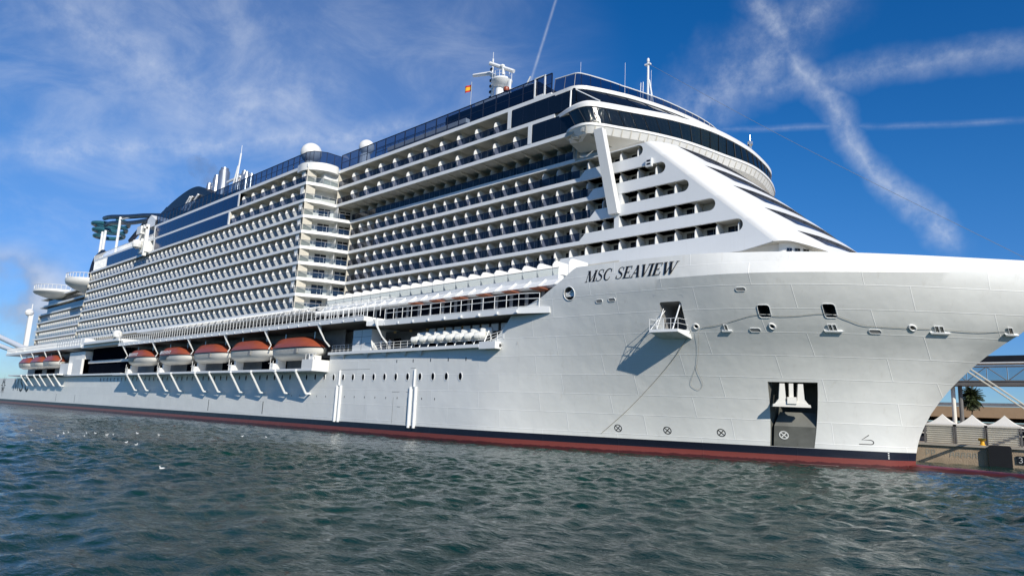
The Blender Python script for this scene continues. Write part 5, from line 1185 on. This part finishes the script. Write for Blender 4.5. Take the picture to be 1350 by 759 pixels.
# ------------------------------------------------------------------ lifeboats
def boat_sections(L, B):
    def hb(x): return B * max(0.0, 1 - abs(2 * x / L) ** 4.2) ** .7
    def keel(x):
        u = 2 * x / L; return -1.85 + (1.2 * max(0, u - .45) ** 1.5 * 2.0 if u > 0 else .5 * max(0, -u - .7) * 2)
    return hb, keel
def lifeboat(kind):
    L, B = 14.6, 2.1; hb, keel = boat_sections(L, B); root = empty('lifeboat'); xs = frange(-L / 2, L / 2, .45)
    h = MB(); rows = []
    for x in xs:
        b, k = max(.04, hb(x)), keel(x); rows.append([(x, s_ * b * f, lerp(k, 0.0, g_)) for s_, f, g_ in ((-1, 1, 1), (-1, .98, .62), (-1, .82, .3), (-1, .4, .08), (1, 0, 0), (1, .4, .08), (1, .82, .3), (1, .98, .62), (1, 1, 1))])
    h.grid(rows); h.build('hull', M['gel_white'], root, smooth=True)
    c = MB(); rows = []
    for x in xs:
        u = abs(2 * x / L); b = max(.04, hb(x)) * 1.02; t = 1.95 * max(0, 1 - u ** 3.6) ** .8 * (1.0 if x < 3 else 1 - .22 * (x - 3) / 4); t = max(t, .06)
        rows.append([(x, y * b, z * t) for y, z in ((-1, 0), (-.99, .22), (-.86, .42), (-.62, .85), (-.2, 1.0), (.2, 1.0), (.62, .85), (.86, .42), (.99, .22), (1, 0))])
    c.grid(rows); c.build('canopy', M['orange'], root, smooth=True)
    r = MB(); r.poly([(x, -max(.04, hb(x)) * 1.03, 0) for x in xs], .09, 5); r.build('fender_strip', M['black'], root)
    if kind == 'tender':
        w = MB()
        for x in frange(-5.4, .9, .78): w.add([(x, -hb(x) * 1.075, .30), (x + .34, -hb(x) * 1.075, .30), (x + .5, -hb(x) * .985, .98), (x + .16, -hb(x) * .985, .98)], [(0, 1, 2, 3)])
        w.build('side_window', M['raft'], root)
        s = MB(); s.strip([(x, -hb(x) * 1.035, -.05) for x in frange(-6.0, .6, .4)], [(x, -hb(x) * 1.03, -.95 * (1 if x < -.5 else .3)) for x in frange(-6.0, .6, .4)]); s.build('black_skirt', M['black'], root)
        sk = MB(); sk.strip([(x, -max(.04, hb(x)) * 1.036, .46) for x in xs], [(x, -max(.04, hb(x)) * 1.036, -.12 if x < 1 else .1) for x in xs]); sk.build('side_panel', M['orange'], root)
    else:
        s = MB()
        for x in frange(-5.5, 3.4, .42): s.add([(x, -hb(x) * 1.012, -.25), (x + .1, -hb(x) * 1.012, -.25), (x + .1, -hb(x) * 1.005, -.62), (x, -hb(x) * 1.005, -.62)], [(0, 1, 2, 3)])
        s.build('grab_line', M['grey'], root)
        l = MB(); l.box(2.3, 3.1, -B * 1.07, -B * .97, -.9, -.2); l.build('fall_gear', M['grey'], root)
    k = MB()
    for x in (-4.6, 4.4): k.tube((x, 0, .8), (x, 0, 2.6), .12, 6)
    k.build('lifting_hook', M['silver'], root)
    return root
protoL = lifeboat('lifeboat'); protoT = lifeboat('tender')
BL = [('L', -102.4, 12.5, 'orange topped lifeboat nearest the bow, beside the open raft deck'), ('L', -117.8, 12.6, 'orange topped lifeboat second from the bow end of its row'), ('L', -133.6, 12.6, 'orange topped lifeboat in the middle of the five below the railed promenade'),
      ('T', -151.0, 12.65, 'orange boat with side windows, directly astern of the white hulled lifeboats'), ('T', -169.8, 12.7, 'orange boat with side windows beside the two storey dark windows'),
      ('L', -242.7, 13.3, 'orange lifeboat at the forward end of the three near the stern'), ('L', -257.5, 13.3, 'orange lifeboat in the middle of the three near the stern'), ('L', -272.2, 13.3, 'orange lifeboat closest to the stern of the ship')]
used = {}
for k, x, z, lab in BL:
    p = protoL if k == 'L' else protoT
    o = p if k not in used else dup(p)
    used[k] = 1; o.location = (x, -.35, z); tag(o, lab, 'lifeboat', 'lifeboats hanging along the side of the ship')
# life rafts
def raft():
    m = MB(); prof = [(.06, -.75), (.38, -.72), (.46, -.62), (.46, -.08), (.49, -.06), (.49, .06), (.46, .08), (.46, .62), (.38, .72), (.06, .75)]
    m.lathe((0, 0, 0), prof, 16); m.v = [(p[2], p[1], p[0]) for p in m.v]; o = m.build('life_raft', M['raft'], None, smooth=True); return o
rf = raft(); first = True; nr = 0
for row in range(2):
    for i in range(8):
        o = rf if first else rf.copy()
        if not first: COL.objects.link(o)
        first = False; x = -72.6 + i * 1.72
        o.location = (x + .35 * row, -.35 + .75 * row, 12.75 + .62 * row); o.rotation_euler = (0, math.radians(-8), math.radians(35))
        lab = 'white life raft canister resting in the rack on the open deck below the promenade'
        if row == 1: lab = 'white life raft canister in the upper inboard row of the deck rack'
        else: lab = 'white life raft canister in the lower outboard row of the deck rack'
        if i == 7: lab = 'white life raft canister at the bow end of the ' + ('upper inboard' if row else 'lower outboard') + ' rack row'
        if i == 0: lab = 'white life raft canister at the stern end of the ' + ('upper inboard' if row else 'lower outboard') + ' rack row'
        tag(o, lab, 'life raft', 'life raft canisters on the open deck')
m = MB()
for i in range(9):
    x = -73.4 + i * 1.72; m.tube((x, -.6, 11.7), (x, .2, 13.4), .06, 5); m.tube((x, .2, 13.4), (x, 1.1, 11.7), .06, 5)
m.tube((-73.4, -.55, 12.2), (-59.6, -.55, 12.2), .05, 5); m.tube((-73.4, .3, 12.9), (-59.6, .3, 12.9), .05, 5); m.build('raft_rack', M['white'], ship)
m = MB()
for k in range(9): m.box(-73 + k * 1.7, -71.8 + k * 1.7, 2.0, 2.1, 13.6, 14.5)
m.build_each('net_frame', M['white'], ship)

# ------------------------------------------------------------------ people on the open deck
def person(shirt, trousers, name_label, loc, rot, lift=0.0):
    me = bpy.data.meshes.new('person')
    J = [((0, 0, .95), .135), ((0, 0, 1.12), .125), ((0, 0, 1.32), .15), ((0, 0, 1.46), .075), ((0, .01, 1.54), .062), ((0, .02, 1.63), .098), ((0, .015, 1.72), .085)]
    E = [(0, 1), (1, 2), (2, 3), (3, 4), (4, 5), (5, 6)]
    for s_ in (-1, 1):
        b = len(J); J += [((.10 * s_, 0, .86), .095), ((.11 * s_, .02, .48), .06), ((.12 * s_, 0, .09), .042), ((.13 * s_, .14, .04), .036)]; E += [(0, b), (b, b + 1), (b + 1, b + 2), (b + 2, b + 3)]
        b = len(J); J += [((.19 * s_, 0, 1.40), .062), ((.25 * s_, -.02, 1.12), .045), ((.24 * s_, .12 + lift * .2, .92 + lift * .3), .034), ((.235 * s_, .17 + lift * .2, .86 + lift * .32), .03)]; E += [(2, b), (b, b + 1), (b + 1, b + 2), (b + 2, b + 3)]
    me.from_pydata([j[0] for j in J], E, []); o = bpy.data.objects.new('person', me); COL.objects.link(o)
    md = o.modifiers.new('s', 'SKIN'); 
    for i, j in enumerate(J): me.skin_vertices[0].data[i].radius = (j[1], j[1] * (.75 if i in (0, 1, 2) else 1))
    me.skin_vertices[0].data[0].use_root = True
    o.modifiers.new('u', 'SUBSURF').levels = 1
    bpy.context.view_layer.update(); dg = bpy.context.evaluated_depsgraph_get(); nm = bpy.data.meshes.new_from_object(o.evaluated_get(dg)); o.modifiers.clear(); o.data = nm
    nm.materials.clear()
    for k in ('skin', shirt, trousers, 'black'): nm.materials.append(M[k])
    for p in nm.polygons:
        c = p.center; p.use_smooth = True
        p.material_index = 3 if c.z < .1 else 2 if c.z < .98 and abs(c.x) < .2 else 1 if c.z < 1.48 and c.z > 1.0 else 0
    hr = MB(); hr.lathe((0, .0, 1.72), [(.112, -.08), (.118, 0), (.095, .07), (.03, .115)], 12); h = hr.build('hair', M['hair'], o, smooth=True)
    o.location = loc; o.rotation_euler = (0, 0, rot); tag(o, name_label, 'person')
person('cloth_w', 'cloth_w', 'person in white clothes nearest the grey gate on the open deck', (-81.9, .75, 11.66), math.radians(190))
person('cloth_w', 'cloth_d', 'person in white shirt and dark trousers, middle of the trio by the gate', (-80.9, .9, 11.66), math.radians(160))
person('cloth_w', 'cloth_w', 'person in white clothes on the bow side of the trio at the rail', (-80.0, .8, 11.66), math.radians(200))
person('cloth_w', 'cloth_d', 'person leaning in white shirt beside the first life raft canisters', (-74.6, .7, 11.66), math.radians(120), .8)

# ------------------------------------------------------------------ ropes
def rope(name, pts, r, mt, label, n=6):
    m = MB(); m.poly(smooth_curve(pts, n), r, 5); return tag(m.build(name, M[mt], None, smooth=True), label, 'rope')
rope('mooring_rope', [HP(-34.4, 12.5, .15), HP(-36.6, 10.2, .12), HP(-39.5, 7.6, .1), HP(-43, 4.6, .08), HP(-46.2, 2.0, .06)], .025, 'rope', 'long slack rope slanting down the bow from the fairlead beside the platform')
rope('hanging_rope', [HP(-33.7, 12.6, .14), HP(-34.2, 11, .1), HP(-34.9, 9.3, .08), HP(-35.5, 8.4, .08), HP(-36.0, 7.4, .08), HP(-35.4, 6.9, .08), HP(-34.9, 7.5, .08), HP(-35.0, 8.6, .08), HP(-34.95, 9.3, .08)], .011, 'rope', 'thin rope ending in a loop hanging below the round fairlead')
rope('slung_wire', [HP(-33.3, 12.75, .06), HP(-31.4, 13.05, .06), HP(-28.2, 13.85, .06), HP(-26.6, 13.72, .06), HP(-25, 13.78, .06), HP(-22.9, 13.98, .06), HP(-21.5, 13.5, .06), HP(-20.2, 13.05, .06), HP(-17.5, 12.95, .06), HP(-15.6, 12.95, .06), HP(-12.6, 12.85, .06), HP(-10.4, 13.05, .06)], .016, 'wire', 'thin wire slung in shallow curves across the upper bow')

rope('stay_wire', [(-51.6, 22, 54.6), (-30, 21, 36.5), (-8.2, 20, 19.2)], .02, 'wire', 'thin stay wire running from the bridge roof mast down to the bow tip')
m = MB(); prs = [(0.1, -5.5), (1.6, -4.4), (3.0, -2.2), (3.6, .5), (3.2, 3), (2.0, 5), (.1, 6)]
m.lathe((0, 0, 0), prs, 20); smk = m.build('smoke', bpy.data.materials.new('smoke_haze'), None, smooth=True); smk.location = (-186, 14, 64.5); smk.rotation_euler = (0, math.radians(-62), 0); smk.scale = (1, 1, 2.3); smk['kind'] = 'stuff'
sm = smk.data.materials[0]; sm.use_nodes = True; nt = sm.node_tree; nt.nodes.clear(); o_ = nt.nodes.new('ShaderNodeOutputMaterial'); pv = nt.nodes.new('ShaderNodeVolumePrincipled'); pv.inputs['Color'].default_value = (.42, .36, .28, 1)
tcn = nt.nodes.new('ShaderNodeTexCoord'); nn = nt.nodes.new('ShaderNodeTexNoise'); nn.inputs['Scale'].default_value = .35; nt.links.new(tcn.outputs['Object'], nn.inputs['Vector']); mr_ = nt.nodes.new('ShaderNodeMapRange'); mr_.inputs['From Min'].default_value = .42; mr_.inputs['From Max'].default_value = .75; mr_.inputs['To Max'].default_value = .05; nt.links.new(nn.outputs['Fac'], mr_.inputs['Value']); nt.links.new(mr_.outputs[0], pv.inputs['Density']); nt.links.new(pv.outputs[0], o_.inputs['Volume'])
# ------------------------------------------------------------------ quay and what stands on it
m = MB(); m.box(-700, 300, 44, 700, -3, 2.15); m.box(-700, 300, 43.75, 45.2, 2.15, 2.42, 1)
q = m.build('quay', [M['concrete'], M['pavement']]); q['kind'] = 'structure'
m = MB()                                          # faded painted scrawl on the wall
def wstroke(pts, w=.09):
    for k, (a, b) in enumerate(zip(pts[:-1], pts[1:])):
        a = np.array(a); b = np.array(b); d_ = (b - a) / np.linalg.norm(b - a); n_ = np.array([-d_[1], d_[0]]) * w / 2; y = 43.985 - .002 * (len(m.f) % 9)
        m.face([((a + n_)[0], y, (a + n_)[1]), ((b + n_)[0], y, (b + n_)[1]), ((b - n_)[0], y, (b - n_)[1]), ((a - n_)[0], y, (a - n_)[1])])
for x in (-23.9, -23.3): wstroke([(x, .9), (x, 1.6), (x + .35, 1.55), (x + .35, 1.2), (x, 1.1)])
for x in (-21.3, -20.7, -20.1, -19.5, -18.9): wstroke([(x, .8), (x + .1, 1.4), (x + .4, 1.4), (x + .42, .85)]); wstroke([(x + .05, 1.1), (x + .4, 1.1)])
wm = m.build('wall_graffiti', mat('faded_graffiti', (.36, .34, .28), .9, var=.3)); wm.parent = q
fd = empty('quay_fender', (-16.0, 43.6, 1.2)); tag(fd, 'large black rubber fender panel fixed to the quay wall', 'fender')
m = MB(); pts = []
for cx, cz, a0 in ((.85, 1.0, 0), (-.85, 1.0, 90), (-.85, -1.1, 180), (.85, -1.1, 270)): pts += circ(cx, cz, .3, .3, 4, a0, a0 + 90)
m.prismY(pts, -.15, .1); m.build('panel', M['rubber'], fd); m = MB(); m.box(-.7, .7, .1, .4, -.6, .8); m.build('rubber_block', M['black'], fd)
sg = empty('number_plate', (-13.9, 43.9, .95)); tag(sg, 'black plate with a white figure 3 on the quay wall', 'sign')
m = MB(); m.box(-.55, .55, -.03, .08, -.45, .45); m.build('plate', M['black'], sg)
m = MB()
def dstroke(pts, w):
    for k, (a, b) in enumerate(zip(pts[:-1], pts[1:])):
        a = np.array(a); b = np.array(b); d_ = (b - a) / np.linalg.norm(b - a); n_ = np.array([-d_[1], d_[0]]) * w / 2; y = -.036 - .001 * k
        m.face([((a + n_)[0], y, (a + n_)[1]), ((b + n_)[0], y, (b + n_)[1]), ((b - n_)[0], y, (b - n_)[1]), ((a - n_)[0], y, (a - n_)[1])])
dstroke(circ(-.2, .14, .16, .16, 10, 150, -90), .07); dstroke(circ(-.2, -.16, .18, .16, 10, 90, -150), .07); m.build('figure', M['raft'], sg)
m = MB(); m.lathe((0, 0, 0), [(.34, 0), (.34, .08), (.24, .12), (.22, .5), (.42, .58), (.44, .78), (.3, .84)], 14); b_ = m.build('bollard', M['yellow'], None, smooth=True); b_.location = (-17.9, 44.6, 2.42); tag(b_, 'yellow mooring bollard on the quay edge beside the black fender', 'bollard')
def tent(x0, x1, label):
    cx = (x0 + x1) / 2; w = (x1 - x0) / 2 + .25; t = empty('pavilion_tent', (cx, 47.0 + w, 2.2)); c = MB(); n = 10; rings = []
    for k in range(n + 1):
        u = k / n; hw = w * (1 - u); z = 2.65 + 1.35 * u ** 1.75; s = max(hw, .02); rings.append([(-s, -s, z), (0, -s, z - .12 * (1 - u) * 0), (s, -s, z), (s, 0, z), (s, s, z), (0, s, z), (-s, s, z), (-s, 0, z), (-s, -s, z)])
    c.grid(rings); c.strip([(-w, -w, 2.65), (w, -w, 2.65), (w, w, 2.65)], [(-w, -w, 2.45), (w, -w, 2.45), (w, w, 2.45)]); c.build('canopy', M['tent'], t)
    s = MB()
    for k in range(9):
        z = .12 + k * .27; s.add([(-w + .3, -w + .22, z), (w - .3, -w + .22, z), (w - .3, -w + .04, z + .20), (-w + .3, -w + .04, z + .20), (-w + .3, -w + .22, z + .27), (w - .3, -w + .22, z + .27)], [(0, 1, 2, 3), (3, 2, 5, 4)])
    s.build('shutter_wall', M['slat'], t); p = MB()
    for a in (-1, 1):
        for b in (-1, 1): p.box(a * (w - .12) - .1, a * (w - .12) + .1, b * (w - .12) - .1, b * (w - .12) + .1, 0, 2.6)
    p.build('post', M['truss'], t); tag(t, label, 'tent', 'white peaked tents on the quay')
tent(-24.5, -21.25, 'white peaked tent nearest the bow of the ship'); tent(-21.15, -17.9, 'white peaked tent between the other two, under the palm tree'); tent(-17.75, -14.4, 'white peaked tent above the black fender, farthest from the ship')
# terminal building behind
tb = empty('terminal_building', (-30, 100, 2.15)); tag(tb, 'long low terminal building with a brown roof fascia behind the tents', 'building')
m = MB(); m.box(-70, 90, 2, 40, 0, 4.0); m.build('wall', M['grey'], tb)
m = MB(); m.box(-72, 92, -2, 42, 4.9, 6.9); m.build('roof_fascia', M['brown'], tb)
m = MB(); m.box(-72, 92, -1.9, -1.7, 7.0, 7.6); m.build('roof_rail', M['silver'], tb)
m = MB()
for x in frange(-68, 88, 4): m.box(x - 1.6, x + 1.6, 1.9, 2.0, 1.0, 3.6)
m.build('window', M['dark_glass'], tb)
m = MB()
for z in (1.6, 2.6, 3.6): m.box(-70, 90, .2, .4, z, z + .25)
m.build('barrier_rail', M['slat'], tb)
# elevated gangway on columns
gw = empty('elevated_gangway', (-15, 60, 2.15)); tag(gw, 'raised steel truss passenger gangway on columns above the tents', 'gangway')
m = MB(); m.box(-10.5, 40, -1.5, 1.5, 8.4, 8.95); m.box(-10.5, 40, -1.6, -1.4, 8.95, 9.1); m.build('deck_beam', M['truss'], gw)
m = MB()
for k, x in enumerate(frange(-9, 39, 2.4)):
    m.tube((x, -1.4, 9.0), (x, -1.4, 11.0), .06, 5)
    if x < 38: m.tube((x, -1.4, 9.0 if k % 2 else 11.0), (x + 2.4, -1.4, 11.0 if k % 2 else 9.0), .06, 5)
m.box(-9.5, 40, -1.5, -1.3, 10.9, 11.1); m.build('truss', M['truss'], gw)
m = MB(); m.box(-8.5, 40, -1.8, 1.8, 11.45, 11.6); m.box(-8.5, 40, -1.7, 1.7, 11.6, 12.5, 1); m.build('roof', [M['white'], M['black']], gw)
m = MB()
for k, x in enumerate(frange(-9, 39, 2.4)): m.face([(x + .1, -1.3, 9.1), (x + 2.3, -1.3, 9.1), (x + 2.3, -1.3, 10.9), (x + .1, -1.3, 10.9)])
m.build('side_glass', M['clear_glass'], gw)
for x, mt in ((-8.7, 'tent'), (-7.8, 'truss'), (2.2, 'truss'), (18, 'truss')):
    m = MB(); m.tube((x, 0, 0), (x, 0, 8.4), .28, 10); m.build('column', M[mt], gw)
A_, B_ = None, None
rope('mooring_line', [(-16.6, 21.0, 11.2), (-15.0, 29.0, 9.35), (-12.8, 40.0, 6.75), (-8.9, 59.0, 2.4)], .09, 'ropew', 'pale mooring line sloping from the bow to the quay, lower one')
rope('mooring_line', [(-16.4, 21.0, 11.5), (-14.8, 29.0, 9.65), (-12.6, 40.0, 7.05), (-8.7, 59.0, 2.4)], .09, 'ropew', 'pale mooring line sloping from the bow to the quay, just above its twin')
# palm tree
pt = empty('palm_tree', (-24.2, 75, 2.15)); tag(pt, 'tall palm tree with a dense green crown behind the tents', 'tree')
m = MB(); m.poly([(0, 0, 0), (.05, 0, 2), (-.03, 0, 4.2), (0, 0, 7.3)], .3, 9, [.36, .25, .22, .34]); m.build('trunk', M['bark'], pt, smooth=True)
m = MB(); r_ = random.Random(5)
for k in range(120):
    az = r_.uniform(0, 2 * math.pi); el = r_.uniform(-1.15, 1.4); L = r_.uniform(1.7, 2.25); p = Vector((0, 0, 7.35 + r_.uniform(-.25, .3))); d_ = Vector((math.cos(az) * math.cos(el), math.sin(az) * math.cos(el), math.sin(el)))
    pts = []; n = 12
    for i in range(n + 1):
        pts.append(p.copy()); p = p + d_ * (L / n); d_ = (d_ + Vector((0, 0, -.05 - .008 * i))).normalized()
    for i in range(2, n):
        t = (pts[i + 1] - pts[i]).normalized(); s_ = t.cross(Vector((0, 0, 1))).normalized(); ll = .62 * math.sin(math.pi * (i / n) ** .8) + .12
        for sg_ in (-1, 1):
            for q_ in (0, .5):
                o_ = pts[i] + t * q_ * L / n; e_ = o_ + s_ * sg_ * ll * .8 + t * ll * .55 + Vector((0, 0, -ll * r_.uniform(.15, .5))); m.face([o_ - t * .05, o_ + t * .05, e_])
    m.poly(pts, .03, 4)
m.build('crown', M['leaf'], pt)

# ------------------------------------------------------------------ gulls on the water
def gull():
    root = empty('gull'); m = MB(); pr = []
    xs = frange(-.24, .24, .06); rows = []
    for x in xs:
        u = (x + .24) / .48; r = .10 * math.sin(math.pi * min(.97, max(.05, u)) ** .9) + .015; rows.append([(x, r * math.cos(a), .05 + .07 * u * 0 + r * .85 * math.sin(a) + .04 * (1 - u) ** 3) for a in [2 * math.pi * j / 10 for j in range(11)]])
    m.grid(rows); m.poly([(.15, 0, .08), (.20, 0, .17), (.22, 0, .22)], .05, 8, [.06, .045, .05]); m.lathe((.225, 0, .235), [(.01, -.055), (.045, -.03), (.055, 0), (.045, .035), (.01, .055)], 10); m.build('body', M['feather'], root, smooth=True)
    for s_ in (-1, 1):
        w = MB(); w.add([(.14, s_ * .07, .12), (.05, s_ * .105, .14), (-.15, s_ * .08, .13), (-.34, s_ * .02, .12), (-.12, s_ * .04, .155), (.08, s_ * .05, .155)], [(0, 1, 5), (1, 2, 4, 5), (2, 3, 4)]); w.build('wing', M['wing'], root)
    b = MB(); b.tube((.27, 0, .235), (.33, 0, .22), .014, 6, .004); b.build('beak', M['beak'], root); return root
g0 = gull(); r_ = random.Random(11)
GP = [(-67.7, -41.2), (-73.4, -39.3), (-75.1, -38.5), (-68.2, -39.1), (-74.0, -37.3), (-74.2, -36.5), (-71.4, -36.4), (-71.5, -35.8), (-75.4, -32.4), (-72.6, -31.4), (-59.3, -38.7), (-56.3, -39.0), (-71.4, -23.5), (-70.3, -21.4), (-36.8, -44.4), (-78.9, -40.6)]
for i, (x, y) in enumerate(GP):
    o = g0 if i == 0 else dup(g0)
    o.location = (x, y, .03); o.rotation_euler = (0, 0, r_.uniform(0, 6.28)); o.scale = (.5, .5, .5)
    lab = 'small white gull floating in the loose flock on the water toward the stern'
    if i == 14: lab = 'lone white gull floating nearest the viewer, away from the flock'
    elif i in (12, 13): lab = 'white gull floating on the bow side of the flock, in front of the lifeboats'
    elif i == 15: lab = 'white gull floating at the far stern end of the flock'
    tag(o, lab, 'bird', 'gulls floating on the water')
